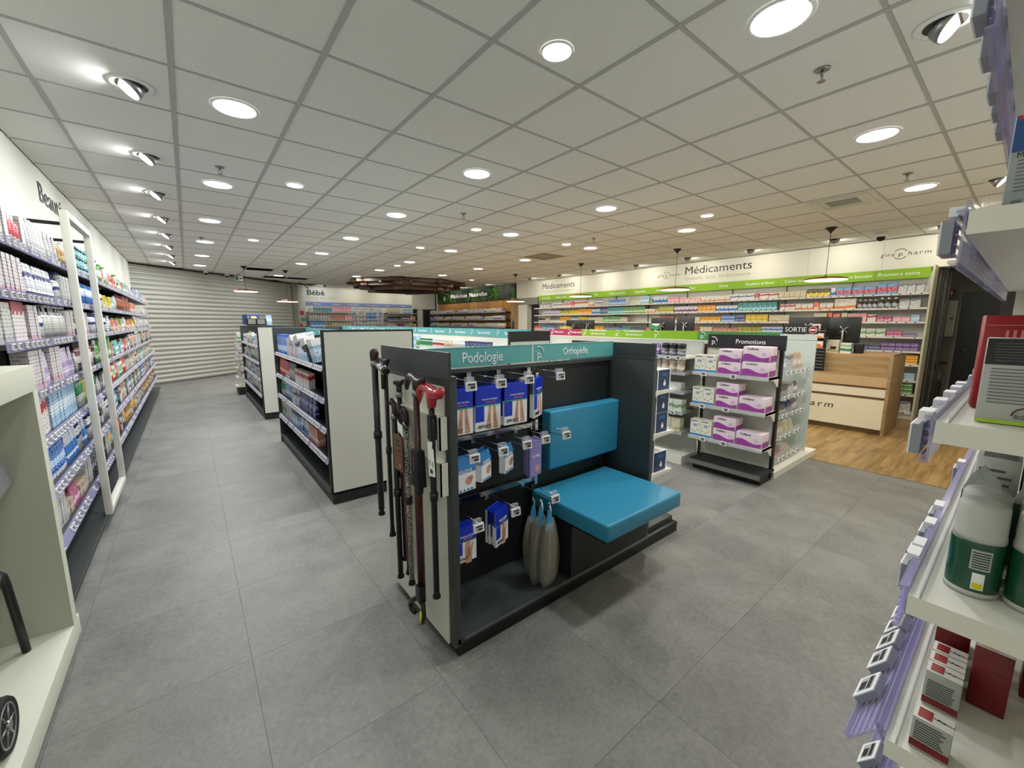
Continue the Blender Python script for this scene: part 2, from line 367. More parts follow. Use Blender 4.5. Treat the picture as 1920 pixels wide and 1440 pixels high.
def proto_geo(kind, w, d, h, pal):
    mb = MB(); bm_, cm = palmats(pal); uv = []
    x, y = w/2, d/2
    def add(vs, fs, m, uvs, smooth=False):
        mb.add(vs, fs, m, smooth); uv.extend(uvs)
    def ring(prof, m, n, vlo=0, vhi=1, sx=1, sy=1):
        vs = []; us = []; hh = prof[-1][1]-prof[0][1] or 1
        for r, z in prof:
            ry = r[1] if isinstance(r, tuple) else r*sy; rx = r[0] if isinstance(r, tuple) else r*sx
            for k in range(n+1):
                a = 2*PI*k/n-PI; vs.append((rx*math.sin(a), -ry*math.cos(a), z)); us.append([k/n*2 % 1.0001, vlo+(vhi-vlo)*(z-prof[0][1])/hh])
        fs = [(j*(n+1)+k, j*(n+1)+k+1, (j+1)*(n+1)+k+1, (j+1)*(n+1)+k) for j in range(len(prof)-1) for k in range(n)]
        t = (len(prof)-1)*(n+1); fs.append(tuple(t+k for k in range(n))); fs.append(tuple(reversed(range(n))))
        add(vs, fs, m, us, n > 8)
    if kind == 'box':
        vs = []; us = []; fs = []
        F = [((-x, -y), (x, -y)), ((x, -y), (x, y)), ((x, y), (-x, y)), ((-x, y), (-x, -y))]
        for (p, q) in F:
            b = len(vs); vs += [(p[0], p[1], 0), (q[0], q[1], 0), (q[0], q[1], h), (p[0], p[1], h)]; us += [[0, 0], [1, 0], [1, 1], [0, 1]]; fs.append((b, b+1, b+2, b+3))
        b = len(vs); vs += [(-x, -y, h), (x, -y, h), (x, y, h), (-x, y, h), (-x, -y, 0), (x, -y, 0), (x, y, 0), (-x, y, 0)]
        us += [[0, .95], [1, .95], [1, .98], [0, .98]]+[[0, 0]]*4; fs += [(b, b+1, b+2, b+3), (b+7, b+6, b+5, b+4)]
        add(vs, fs, bm_, us)
    elif kind == 'tube':
        c = h*.16
        ring([(x*.8, 0), (x*.85, c)], cm, 8, sy=y/x)
        ring([((x*.9, y*.9), c), ((x, y*.8), c+h*.25), ((x, y*.12), h)], bm_, 8)
    elif kind == 'bottle':
        ring([(x, 0), (x, h*.68), (x*.75, h*.78), (x*.4, h*.82)], bm_, 10, sy=y/x)
        ring([(x*.45, h*.82), (x*.45, h)], cm, 8)
    elif kind == 'pump':
        ring([(x, 0), (x, h*.62), (x*.7, h*.7), (x*.3, h*.73)], bm_, 10, sy=y/x)
        ring([(x*.38, h*.73), (x*.38, h*.8), (x*.12, h*.81), (x*.12, h*.93)], cm, 8)
        b = len(mb.v); mb.box(-x*.25, x*.25, -y*1.1, y*.3, h*.93, h, cm); uv.extend([[0, 0]]*(len(mb.v)-b))
    elif kind == 'can':
        ring([(x*.96, 0), (x, h*.03), (x, h*.78), (x*.9, h*.83)], bm_, 10)
        ring([(x*.85, h*.83), (x*.85, h*.99), (x*.7, h)], cm, 10)
    elif kind == 'jar':
        ring([(x*.94, 0), (x, h*.1), (x, h*.62)], bm_, 12)
        ring([(x*1.02, h*.62), (x*1.02, h), (x*.95, h)], cm, 12)
    elif kind == 'pouch':
        vs = [(-x, -y, 0), (x, -y, 0), (x, y, 0), (-x, y, 0), (-x*.98, -y*.9, h*.3), (x*.98, -y*.9, h*.3), (x*.98, y*.9, h*.3), (-x*.98, y*.9, h*.3), (-x, -.002, h), (x, -.002, h), (x, .002, h), (-x, .002, h)]
        us = [[(v[0]+x)/w, v[2]/h] for v in vs]
        fs = [(3, 2, 1, 0), (8, 9, 10, 11)]
        for o in (0, 4): fs += [(o, o+1, o+5, o+4), (o+1, o+2, o+6, o+5), (o+2, o+3, o+7, o+6), (o+3, o, o+4, o+7)]
        add(vs, fs, bm_, us)
    mb.uv = uv
    return mb
PROTO = {}
def proto(kind, w, d, h, pal):
    k = (kind, round(w, 3), round(d, 3), round(h, 3), pal)
    if k not in PROTO: PROTO[k] = proto_geo(*k)
    return k
NOUN = {'box': 'carton', 'tube': 'tube', 'bottle': 'bottle', 'pump': 'pump bottle', 'jar': 'jar', 'can': 'spray can', 'pouch': 'pouch'}
REC = []   # every shelf product: (objname, key, pos, rotz, label, group, score, unit)
def place(name, key, pos, rot, label, group, cat, unit):
    d = (Vector(pos)-Vector((0, 0, HC))).length
    REC.append((name, key, Vector(pos), rot, label, group, key[1]*key[3]/d**2, cat, unit))
def ordn(i):
    return str(i)+('th' if 10 <= i % 100 <= 20 else {1: 'st', 2: 'nd', 3: 'rd'}.get(i % 10, 'th'))
def plural(t):
    return t+('es' if t.endswith(('ch', 'x', 's')) else 's')
CNT = {}
def row(F, where, unit, z, a0, a1, nf, hmax, seq, prefix, cat, deep=.09, jit=.004, order='from left'):
    """fill a shelf from a0 to a1 with facings; nf = front of the goods (n)"""
    a = a0; i = CNT.get(where, 0); qi = 0
    while True:
        if isinstance(seq, list) and seq and isinstance(seq[0], tuple) and len(seq[0]) == 6:
            if qi >= len(seq): break
            kind, pal, w, h, cnt, st = seq[qi]; qi += 1
        else:
            kind, pal, w, h, cnt, st = seq()
        if kind == 'gap': a += w; continue
        h = min(h, hmax/max(1, st)-.004)
        if a+w*cnt > a1+.01:
            cnt = int((a1-a)/w)
            if cnt < 1: break
        i += 1
        d = min(deep, w*1.1) if kind == 'box' else (w*.6 if kind in ('tube',) else (w*.5 if kind == 'pouch' else w*.75 if kind in ('bottle', 'pump') else w))
        key = proto(kind, w*.94, d, h, pal)
        nm_ = f"{PAL[pal][0]} {NOUN[kind]}"; tail = f"{ordn(i)} kind {order}, {where}"; gl = plural(nm_)+', '+tail
        for c in range(cnt):
            for s_ in range(st):
                for back in ((0,)):
                    p = F.p(a+w*(c+.5), nf-d/2-rnd.random()*jit*2, z+s_*h)
                    lab = (nm_ if cnt == 1 else f"{ordn(c+1)} of {cnt} {plural(nm_)}")+', '+tail
                    if st > 1: lab = ('upper ' if s_ == st-1 else 'lower ' if s_ == 0 else 'middle ')+lab
                    place(prefix+'_'+{'box': 'carton', 'pump': 'pump_bottle'}.get(kind, kind), key, p, F.rot+rnd.uniform(-.03, .03), lab, gl if cnt*st > 1 else None, cat, unit)
        a += w*cnt+rnd.uniform(.002, .012)
    CNT[where] = i
def flush_products():
    import collections
    by = collections.defaultdict(list)
    for r in REC: by[r[0]].append(r)
    meshes = {}
    for name, L in by.items():
        L.sort(key=lambda r: -r[6])
        top, rest = L[:285], L[285:]
        cnt = collections.Counter(r[4] for r in top)
        for (nm, key, pos, rot, lab, grp, sc, cat, unit) in top:
            if key not in meshes:
                g = PROTO[key]; o = g.build(nm); meshes[key] = o.data; bpy.data.objects.remove(o)
            o = bpy.data.objects.new(nm, meshes[key]); C.objects.link(o); o.location = pos; o.rotation_euler = (0, 0, rot)
            setp(o, lab, cat, grp)
        if rest:
            mb = MB(); mb.uv = []
            for (nm, key, pos, rot, lab, grp, sc, cat, unit) in rest:
                g = PROTO[key]; c, s_ = math.cos(rot), math.sin(rot); b = len(mb.v)
                mb.v += [(v[0]*c-v[1]*s_+pos.x, v[0]*s_+v[1]*c+pos.y, v[2]+pos.z) for v in g.v]
                idx = [mb.mi(m) for m in g.mats]
                for f, m, sm in zip(g.f, g.m, g.sm): mb.f.append(tuple(b+k for k in f)); mb.m.append(idx[m]); mb.sm.append(sm)
                mb.uv += g.uv
            o = mb.build(name)
            setp(o, 'distant mass of small '+name.replace('_', ' ')+' packs on the farthest shelves', cat, None, 'stuff')

# price tags -------------------------------------------------------
def tag_geo(mb, F, a, n, z, tilt=0, s=1.0, near=False):
    """electronic price tag centred at (a,n,z); tilt leans the top back"""
    w, h, t = .05*s, .036*s, .011*s
    c, si = math.cos(tilt), math.sin(tilt)
    def P(u, v, o): return F.p(a+u, n+o*c-v*si, z+v*c+o*si)
    def bx(u0, u1, v0, v1, o0, o1, m):
        mb.hexa([P(u0, v0, o0), P(u1, v0, o0), P(u1, v0, o1), P(u0, v0, o1), P(u0, v1, o0), P(u1, v1, o0), P(u1, v1, o1), P(u0, v1, o1)], m)
    bx(-w/2, w/2, -h/2, h/2, 0, t*.85, TAGB if near else WTXT)
    if near: bx(-w/2, w/2, -h/2, h/2, t*.85, t, WTXT)
    bx(-w*.36, w*.36, -h*.33, h*.36, t, t+.0006, TAGS)
    bx(-w*.34, w*.34, h*.12, h*.3, t+.0006, t+.001, BTXT)
    bx(-w*.12, w*.3, -h*.26, h*.02, t+.0006, t+.001, BTXT)
def rail_geo(mb, F, a0, a1, n, z, hgt=.042, tilt=0, m=None, rib=True):
    m = m or CLEAR
    c, si = math.cos(tilt), math.sin(tilt)
    def q(v, o): return (n+o*c+(-v)*si*-1 if 0 else n+o*c-v*si, z+v*c+o*si)
    F.hexa(mb, a0, a1, [q(-hgt, 0), q(0, 0), q(0, .0025), q(-hgt, .0025)], m)
    if rib:
        F.hexa(mb, a0, a1, [q(-.003, .0025), q(0, .0025), q(0, .008), q(-.003, .008)], m)
        F.hexa(mb, a0, a1, [q(-hgt, .0025), q(-hgt+.003, .0025), q(-hgt+.003, .009), q(-hgt, .009)], m)

def shelf(F, parent, a0, a1, n0, n1, z, mboard, tilt=0, rail=True, th=.022, pitch=.075, solo=True, railm=None, hgt=.042, lip=0, jit=.3, tagp=.85, name='shelf_board', ts=1.0):
    mb = MB(); F.box(mb, a0, a1, n0, n1, z-th, z, mboard); b = mb.build(name, parent, center=True)
    if rail:
        r = MB(); rail_geo(r, F, a0+.002, a1-.002, n1+.001, z+lip, hgt, tilt, railm); rl = r.build('price_rail', b)
        k = int((a1-a0-.04)/pitch); tb = MB()
        for i in range(k):
            if rnd.random() > tagp: continue
            aa = a0+.04+pitch*(i+.5)+rnd.uniform(-jit, jit)*pitch*.5
            zz = z+lip-hgt/2*math.cos(tilt); nn = n1+.004+hgt/2*math.sin(tilt)
            if solo:
                t = MB(); tag_geo(t, F, aa, nn, zz, tilt, ts); t.build('price_tag', b)
            else: tag_geo(tb, F, aa, nn, zz, tilt, ts)
        if tb.v: setp(tb.build('price_tag', b), kind='stuff')
    return b

# ================================================================== STRUCTURE
def struct(mb, name, parent=None, **k):
    o = mb.build(name, parent, **k)
    if not parent: o['kind'] = 'structure'
    return o
X0, X1 = -.90, 8.82
GX, GY = -.5453, 1.141
# floor: base, vinyl slabs, oak boards
fl = MB().box(-1.0, 12.2, -2.5, 17.4, -.06, -.004, mat('floor_adhesive', '62615b', .8)); floor = struct(fl, 'floor')
T = .61
slabs = []
for i in range(-2, 9):
    for j in range(-5, 29):
        x0, x1 = .09+T*i, .09+T*(i+1); y0 = .12+T*j; y1 = y0+T
        x0 = max(x0, -.98); x1 = min(x1, 5.185)
        if x1-x0 < .05: continue
        c = Vector(((x0+x1)/2, (y0+y1)/2)); slabs.append((c.length, x0, x1, y0, y1))
slabs.sort(); sm = MB()
def slab(mb, x0, x1, y0, y1, z0, z1, m, g=.00025, b=.0003):
    x0 += g; x1 -= g; y0 += g; y1 -= g
    mb.hexa([(x0, y0, z0), (x1, y0, z0), (x1, y1, z0), (x0, y1, z0), (x0+b, y0+b, z1), (x1-b, y0+b, z1), (x1-b, y1-b, z1), (x0+b, y1-b, z1)], m)
for k, (d, x0, x1, y0, y1) in enumerate(slabs):
    if k < 290: q = MB(); slab(q, x0, x1, y0, y1, -.004, 0, FLOORM); q.build('vinyl_slab', floor, center=True)
    else: slab(sm, x0, x1, y0, y1, -.004, 0, FLOORM)
if sm.v: setp(sm.build('vinyl_slab', floor), kind='stuff')
bl = []
for j in range(0, 70):
    y0 = -2.4+.19*j
    off = (j*.47) % 1.3
    x = 5.19-off
    while x < 12.1:
        xa, xb = max(5.19, x), min(12.15, x+1.3)
        if xb-xa > .06: bl.append((math.hypot((xa+xb)/2-5.5, y0-.6), xa, xb, y0, y0+.19))
        x += 1.3
bl.sort(); sm = MB()
for k, (d, x0, x1, y0, y1) in enumerate(bl):
    if k < 200: q = MB(); slab(q, x0, x1, y0, y1, -.004, .0005, OAKF); q.build('oak_board', floor, center=True)
    else: slab(sm, x0, x1, y0, y1, -.004, .0005, OAKF)
if sm.v: setp(sm.build('oak_board', floor), kind='stuff')
mb = MB().box(5.183, 5.191, -.36, 14, -.004, .003, STEEL); struct(mb, 'trim_1')

# walls
struct(MB().box(-1.0, X0, -2.5, 12.45, -.004, CE+.15, WALLP), 'wall_left')
struct(MB().box(-1.0, .6, -2.6, -2.5, -.004, CE+.15, WALLP), 'wall_back')
struct(MB().box(.5, .6, -2.5, -.46, -.004, CE+.15, WALLP), 'wall_rear')
struct(MB().box(.5, 8.9, -.46, -.36, -.004, CE+.15, WALLP), 'wall_right')
# ceiling: rails, tiles
ceil = struct(MB().box(-1.0, 12.2, -2.6, 17.5, CE+.10, CE+.16, mat('ceiling_void', '101010', .9)), 'ceiling')
holes = {(3, 18), (4, 21), (5, 21), (6, 24)}
hv = {(10, 0), (10, 8)}
tl = []
for i in range(-1, 16):
    for j in range(-6, 28):
        if (i, j) in holes or (i, j) in hv: continue
        x0, x1, y0, y1 = GX+.6*i, GX+.6*(i+1), GY+.6*j, GY+.6*(j+1)
        x0 = max(x0, X0); x1 = min(x1, X1+.3)
        if x0 > .7 and y1 < -.4: continue
        # shutter line cuts the far left corner
        cx, cy = (x0+x1)/2, (y0+y1)/2
        if cy > 12.7+(cx+.9)*.82 and cx < 3.4: continue
        if (cx > 8.8 and cy > 1.6): continue
        tl.append((math.hypot(cx, cy), x0, x1, y0, y1))
tl.sort(); sm = MB()
def ctile(mb, x0, x1, y0, y1):
    g = .006; t = .012
    mb.hexa([(x0+g+.004, y0+g+.004, CE+.001), (x1-g-.004, y0+g+.004, CE+.001), (x1-g-.004, y1-g-.004, CE+.001), (x0+g+.004, y1-g-.004, CE+.001),
             (x0+g, y0+g, CE+t), (x1-g, y0+g, CE+t), (x1-g, y1-g, CE+t), (x0+g, y1-g, CE+t)], CEILM)
for k, (d, x0, x1, y0, y1) in enumerate(tl):
    if k < 290: q = MB(); ctile(q, x0, x1, y0, y1); q.build('ceiling_tile', ceil, center=True)
    else: ctile(sm, x0, x1, y0, y1)
setp(sm.build('ceiling_tile', ceil), kind='stuff')
for i in range(0, 16):
    x = GX+.6*i; q = MB().box(x-.0135, x+.0135, -2.45 if x < .5 else -.36, 17.2, CE-.003, CE+.014, CEILR); q.build('main_rail', ceil, center=True)
for j in range(-5, 28):
    y = GY+.6*j
    q = MB().box(X0 if y < 12.4 else max(X0, -.9+(y-12.5)/.82), .5 if y < -.4 else X1, y-.009, y+.009, CE-.002, CE+.013, CEILR); q.build('cross_rail', ceil, center=True)
# right-hand stretch of ceiling in the back corridor
struct(MB().box(8.9, 12.2, -1.0, 1.7, 2.55, 2.65, WALLP), 'trim_2')
# meds wall and the wall behind it
struct(MB().box(8.9, 9.0, .98, 9.85, -.004, CE+.1, WALLP), 'wall_medicine')
struct(MB().box(8.80, 9.0, -.5, .98, 2.29, CE+.1, WALLP), 'trim_3')
struct(MB().box(8.9, 9.0, -.5, .02, -.004, 2.29, WALLP), 'wall_corner')
struct(MB().box(8.80, 9.0, 9.85, 10.9, 2.27, CE+.1, WALLP), 'trim_4')
struct(MB().box(8.80, 9.0, 10.35, 10.86, -.004, 2.05, WALLP).box(8.80, 9.0, 9.85, 10.9, 2.05, 2.27, mat('grey_lintel', '8e9088', .6)), 'wall_passage')
struct(MB().box(8.86, 9.0, 10.95, 16.7, -.004, CE+.1, WALLP), 'wall_natural')
# back wall
struct(MB().box(3.42, 7.72, 16.75, 16.85, -.004, CE+.1, WALLP), 'wall_baby')
struct(MB().box(7.72, 8.9, 16.9, 17.0, 2.05, CE+.1, WALLP), 'trim_5')
struct(MB().box(7.72, 8.9, 17.6, 17.7, -.004, 2.3, mat('corridor_grey', '9b9d95', .6)), 'wall_corridor')
dd = MB(); dd.box(7.78, 8.0, 16.93, 16.97, 0, 2.03, mat('dark_glass', '2a302e', .15)); dd.box(8.30, 8.62, 16.93, 16.97, 0, 2.03, MC['dark_glass'])
d3 = struct(dd, 'door_3'); MB().box(8.02, 8.28, 16.9, 16.95, 0, 2.04, PANEL).build('door_leaf', d3)
# pilaster between shutter and baby wall
struct(MB().hexa([(2.87, 15.54, 0), (3.07, 15.86, 0), (3.0, 15.95, 0), (2.78, 15.6, 0), (2.87, 15.54, CE), (3.07, 15.86, CE), (3.0, 15.95, CE), (2.78, 15.6, CE)], mat('pilaster_grey', 'a8a89c', .6))
       .hexa([(3.09, 15.88, 0), (3.42, 16.4, 0), (3.42, 16.8, 0), (3.0, 15.95, 0), (3.09, 15.88, CE), (3.42, 16.4, CE), (3.42, 16.8, CE), (3.0, 15.95, CE)], PANEL), 'wall_pilaster')
# roller shutter, slat by slat
A, B = Vector((-.93, 12.46, 0)), Vector((2.84, 15.52, 0)); dv = (B-A).normalized(); nn = Vector((dv.y, -dv.x, 0))
SLAT = mat('painted_shutter_slat', 'b0afa6', .4, metal=.15)
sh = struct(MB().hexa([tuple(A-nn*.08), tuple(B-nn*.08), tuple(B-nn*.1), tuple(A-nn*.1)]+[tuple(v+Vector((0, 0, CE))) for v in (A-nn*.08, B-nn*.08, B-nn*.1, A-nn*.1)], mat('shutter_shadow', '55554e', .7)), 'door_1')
P_ = .1085
prof = []
for k in range(8):
    t = k/7; prof.append((.035*math.sin(PI*t)**.8, t*(P_-.012)))
slm = None
for i in range(25):
    z = .02+i*P_
    if slm is None:
        vs = []; fs = []
        L_ = (B-A).length
        for t, zz in prof: vs += [(0, -t, zz), (L_, -t, zz)]
        for k in range(7): fs.append((2*k, 2*k+1, 2*k+3, 2*k+2))
        q = MB(); q.add(vs, fs, SLAT, True); q.box(0, L_, .0, .01, P_-.014, P_+.002, SLAT)
        o = q.build('shutter_slat', sh); slm = o.data
    else:
        o = bpy.data.objects.new('shutter_slat', slm); C.objects.link(o); o.parent = sh
    o.location = (A.x, A.y, z); o.rotation_euler = (0, 0, math.atan2(dv.y, dv.x))
q = MB(); q.hexa([tuple(p) for p in (A+nn*.05, B+nn*.05, B-nn*.06, A-nn*.06)]+[tuple(p+Vector((0, 0, .035))) for p in (A+nn*.05, B+nn*.05, B-nn*.06, A-nn*.06)], STEEL); q.build('bottom_bar', sh)
for e in (B,):
    q = MB(); q.hexa([tuple(p) for p in (e-dv*.06+nn*.06, e+nn*.06, e-nn*.06, e-dv*.06-nn*.06)]+[tuple(p+Vector((0, 0, CE))) for p in (e-dv*.06+nn*.06, e+nn*.06, e-nn*.06, e-dv*.06-nn*.06)], mat('guide_rail_grey', '77786f', .5)); q.build('guide_rail', sh)
# dark voids above missing tiles already are open; opening frames
# corridor beyond the medicine wall
CG = mat('corridor_wall_grey', '8f938c', .7)
struct(MB().box(10.5, 10.6, .80, 1.75, -.004, 2.6, CG).box(10.5, 10.6, -.9, .80, 1.98, 2.6, CG).box(10.5, 10.6, -.9, .36, -.004, 1.98, CG), 'wall_store')
struct(MB().box(9.0, 10.6, 1.65, 1.75, -.004, 2.6, CG), 'wall_side')
struct(MB().box(9.0, 10.6, -1.0, -.9, -.004, 2.6, CG), 'wall_end')
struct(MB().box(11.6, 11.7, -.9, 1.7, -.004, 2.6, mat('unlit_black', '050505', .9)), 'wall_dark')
struct(MB().box(10.44, 10.5, .80, 1.65, -.004, .12, mat('dark_skirting', '2a2724', .6)), 'baseboard_store')
d2 = struct(MB().box(10.56, 10.6, .36, .80, 0, 1.98, mat('black_door', '040404', .35)), 'door_2'); MB().cyl((10.53, .74, 1.0), (10.53, .62, 1.0), .012, STEEL).build('door_handle', d2)
# sliding door pocket: dark rails beside medicine wall
DR = mat('dark_bronze_rail', '201f1b', .4)
d4 = struct(MB().box(8.84, 8.90, .965, 1.0, 0, 2.28, mat('cream_edge', 'cfcdb4', .5)), 'door_4')
for k, (x, y0, y1) in enumerate(((8.93, .93, .955), (8.99, .905, .93), (9.07, .875, .905), (9.16, .84, .87))):
    MB().box(x, x+.06, y0, y1, 0, 2.28, DR if k % 2 else mat('bronze_light', '46443d', .4)).build('sliding_panel', d4, center=True)

# ================================================================== CEILING FIXTURES
def downlight(x, y, r, glow, watts, col, lab, name='downlight', z=CE, grp=None):
    t = thing(name, lab, 'downlight', (x, y, z), grp)
    q = MB(); q.lathe((x, y, z-.008), [(r*1.16, .008), (r*1.16, .003), (r*1.04, 0), (r*.99, .004)], WTXT, 28, caps=False); q.build('trim_ring', t)
    q = MB(); q.lathe((x, y, z-.006), [(r, 0), (r, .004)], glow, 28); q.build('diffuser', t)
    area('downlight_lamp', (x, y, z-.012), r*.95, watts, col)
    return t
EM = mat('lit_diffuser', 'ffffff', .5, emit='ffffff', es=6)
EMS = mat('lit_spot_lens', 'ffffff', .5, emit='fff6e4', es=8)
def near(x, y):
    return 'second ' if 0 else ''
rows_ = {.355: 'in the line nearest the beauty wall', 2.155: 'in the line above the foot-care island', 3.955: 'in the line above the supplement shelves', 5.755: 'in the line nearest the counters'}
for x, ys in {.355: (-.96, 3.241, 5.041, 6.841, 8.641, 10.441, 12.241), 2.155: (-.96, .841, 3.241, 5.041, 6.841, 8.641, 10.441, 13.441), 3.955: (.841, 3.241, 5.041, 6.841, 8.641, 10.441, 12.241), 5.755: (.841, 3.241, 5.041, 6.841, 8.641, 10.441)}.items():
    vis = [y for y in ys if y > (2 if x < 1 else 0)]
    for y in ys:
        c = WARM if x > 5 else (1.0, .96, .90) if x > 3 else NEUT
        k = ordn(vis.index(y)+1)+' from the photographer' if y in vis else ('far' if y < 0 else 'just')+' behind the photographer'
        downlight(x, y, .112, EM, W_DOWN, c, f"large round white downlight, {k}, {rows_[x]}", grp='large round downlights in four lines')
sm_l = [(1.547, 1.607, 'above the walking canes'), (.943, 4.6, 'above the aisle by the white end panel'), (3.363, 5.086, 'between second and third big lamps'), (3.368, 6.895, 'over the bucco-dentaire island middle'), (.963, 7.981, 'above the far black shelves'), (5.182, 2.661, 'above the supplement shelves near promotions'),
        (5.172, 5.065, 'near the square air cassette'), (3.98, 9.37, 'just before the wooden ceiling ring'), (7.08, 11.0, 'in front of the green plant header')]
for x, y, s_ in sm_l:
    downlight(x, y, .07, EMS, W_SPOT, NEUT if x < 5 else WARM, f"small round recessed spotlight {s_}", 'spotlight', grp='small round recessed spotlights')
def gimbal(x, y, d, watts, lab, grp, lit=True):
    t = thing('gimbal_spotlight', lab, 'spotlight', (x, y, CE), grp)
    q = MB(); q.lathe((x, y, CE-.006), [(.105, .006), (.105, .002), (.078, 0), (.072, .004)], WTXT, 26, caps=False); q.build('trim_ring', t)
    q = MB(); q.lathe((x, y, CE-.003), [(.074, 0), (.074, .002)], mat('spot_recess', '3c3a37', .5), 26); q.build('recess', t)
    D = Vector(d).normalized(); c = Vector((x, y, CE-.004))-D*.004
    q = MB(); q.lathe(c-D*.0, [(.052, -.02), (.062, .008), (.064, .034)], STEEL, 22, D); q.build('lamp_head', t)
    q = MB(); q.lathe(c, [(.057, .0345), (.057, .037)], EMS if lit else EMS, 22, D); q.build('lens', t)
    area('gimbal_lamp', c+D*.045, .055, watts, WARM if x > 5 else NEUT, d, 165)
for k, y in enumerate((.85, 2.07, 3.303, 4.558, 5.763, 7.038, 8.287, 9.505, 10.742, 11.941)):
    gimbal(-.125, y, (-.62, -.10, -.76), W_WALL, (f"tilted spotlight aimed at the beauty wall, {ordn(k-1)} from the photographer" if k > 1 else f"tilted spotlight aimed at the beauty wall, {'far' if k == 0 else 'just'} behind the photographer"), 'tilted spotlights along the beauty wall')
for k, (x, y) in enumerate(((8.16, .9), (8.16, 2.1), (8.14, 3.33), (8.12, 4.52), (8.2, 5.8), (8.2, 7.05), (8.2, 8.27), (8.1, 9.42), (8.18, 11.95), (8.18, 13.6), (8.18, 15.2))):
    gimbal(x, y, (.75, 0, -.62), W_WALL*1.15, f"tilted spotlight aimed at the {'medicine' if y < 10 else 'plant-topped'} wall, {ordn(k+1)} from the corridor door", 'tilted spotlights along the medicine wall')
for x, y, s_ in ((2.77, .40, 'nearest the photographer'), (5.998, .346, 'half hidden behind the upper shelf'), (7.196, .685, 'closest to the corridor')):
    gimbal(x, y, (0, -.75, -.62), W_WALL*.6, f"tilted spotlight over the right-hand shelves, {s_}", 'tilted spotlights by the right-hand wall')
for k, x in enumerate((4.0, 5.2, 6.4, 7.5)):
    gimbal(x, 15.9, (0, .75, -.62), W_WALL, f"tilted spotlight aimed at the baby-care wall, {ordn(k+1)} from the shutter", 'tilted spotlights along the baby wall')
# sprinklers
for k, (x, y, s_) in enumerate(((2.742, .843, 'beyond the big lamp top right'), (.341, 4.486, 'before the second lamp over the aisle'), (2.767, 4.463, 'over the middle of the shop'), (5.151, .848, 'beside the last lamp near the corridor'), (.294, 8.251, 'far down the aisle'), (5.157, 4.456, 'near the pendant lamps'))):
    t = thing('sprinkler_head', 'metal ceiling sprinkler '+s_, 'sprinkler', (x, y, CE), 'ceiling sprinklers')
    q = MB(); q.lathe((x, y, CE-.006), [(.036, .006), (.034, 0), (.02, -.004)], STEEL, 16); q.build('rosette', t)
    q = MB(); q.cyl((x, y, CE-.008), (x, y, CE-.03), .008, STEEL, 8); q.tube([(x-.012, y, CE-.02), (x-.016, y, CE-.04), (x, y, CE-.055)], .002, STEEL, 5); q.tube([(x+.012, y, CE-.02), (x+.016, y, CE-.04), (x, y, CE-.055)], .002, STEEL, 5); q.build('nozzle', t)
    q = MB(); q.lathe((x, y, CE-.06), [(.02, 0), (.02, .002)], STEEL, 12); q.build('deflector', t)
# air cassettes
def cassette(i, j, lab, wood=False):
    x0, y0 = GX+.6*i, GY+.6*j; x1, y1 = x0+.6, y0+.6; t = thing('air_cassette', lab, 'air vent', (x0+.3, y0+.3, CE))
    m = PANEL if not wood else mat('dusky_vent', 'a5977c', .6)
    q = MB()
    for k, (e, z) in enumerate(((0, .0), (.055, -.008), (.11, -.0))):
        a = x0+e; b = x1-e; c = y0+e; d = y1-e; w_ = .05
        q.box(a, b, c, c+w_, CE-.012+z, CE+.01, m).box(a, b, d-w_, d, CE-.012+z, CE+.01, m).box(a, a+w_, c+w_, d-w_, CE-.012+z, CE+.01, m).box(b-w_, b, c+w_, d-w_, CE-.012+z, CE+.01, m)
    q.build('frame', t)
    MB().box(x0+.1, x1-.1, y0+.1, y1-.1, CE+.012, CE+.016, mat('vent_dark', '6a6a62', .7)).build('recess', t)
    for k in range(11):
        xx = x0+.175+k*.0245; MB().box(xx, xx+.006, y0+.16, y1-.16, CE-.006, CE+.01, mat('vent_blade', 'b8b8b0', .5)).build('blade', t, center=True)
cassette(10, 0, 'square white air conditioning cassette with dark slats near the corridor')
cassette(10, 8, 'square beige ceiling air diffuser beyond the pendant lamps', True)
# cameras and exit sign
def dome(x, y, lab, s=1, z=CE):
    t = thing('security_camera', lab, 'camera', (x, y, z))
    q = MB(); q.lathe((x, y, z-.05*s), [(.062*s, .05*s), (.062*s, .0), (.055*s, -.006*s)], WTXT, 20); q.build('housing', t)
    q = MB(); q.lathe((x, y, z-.056*s), [(.048*s, 0), (.046*s, -.02*s), (.034*s, -.04*s), (.012*s, -.05*s)], BLACK, 20); q.build('dome', t)
dome(8.128, 1.536, 'black and white dome camera by the medicine wall', 1.15)
dome(.50, 13.45, 'small black dome camera at top of the roller shutter, left', .9)
dome(.98, 13.85, 'small black dome camera at top of the roller shutter, beside the exit sign', .9)
dome(3.55, 16.5, 'dark dome camera above the word Bébé', .9)
t = thing('exit_sign', 'hanging green and white running-man exit sign by shutter', 'exit sign', (1.19, 13.5, CE))
MB().box(1.12, 1.30, 13.49, 13.51, CE-.20, CE-.08, WTXT).build('panel', t); MB().cyl((1.2, 13.5, CE), (1.2, 13.5, CE-.08), .006, STEEL, 6).build('rod', t)
q = MB(); q.box(1.13, 1.20, 13.485, 13.49, CE-.19, CE-.09, mat('exit_green', '157a4c', .4)); q.box(1.22, 1.28, 13.485, 13.49, CE-.16, CE-.12, MC['exit_green']); q.build('pictogram', t)
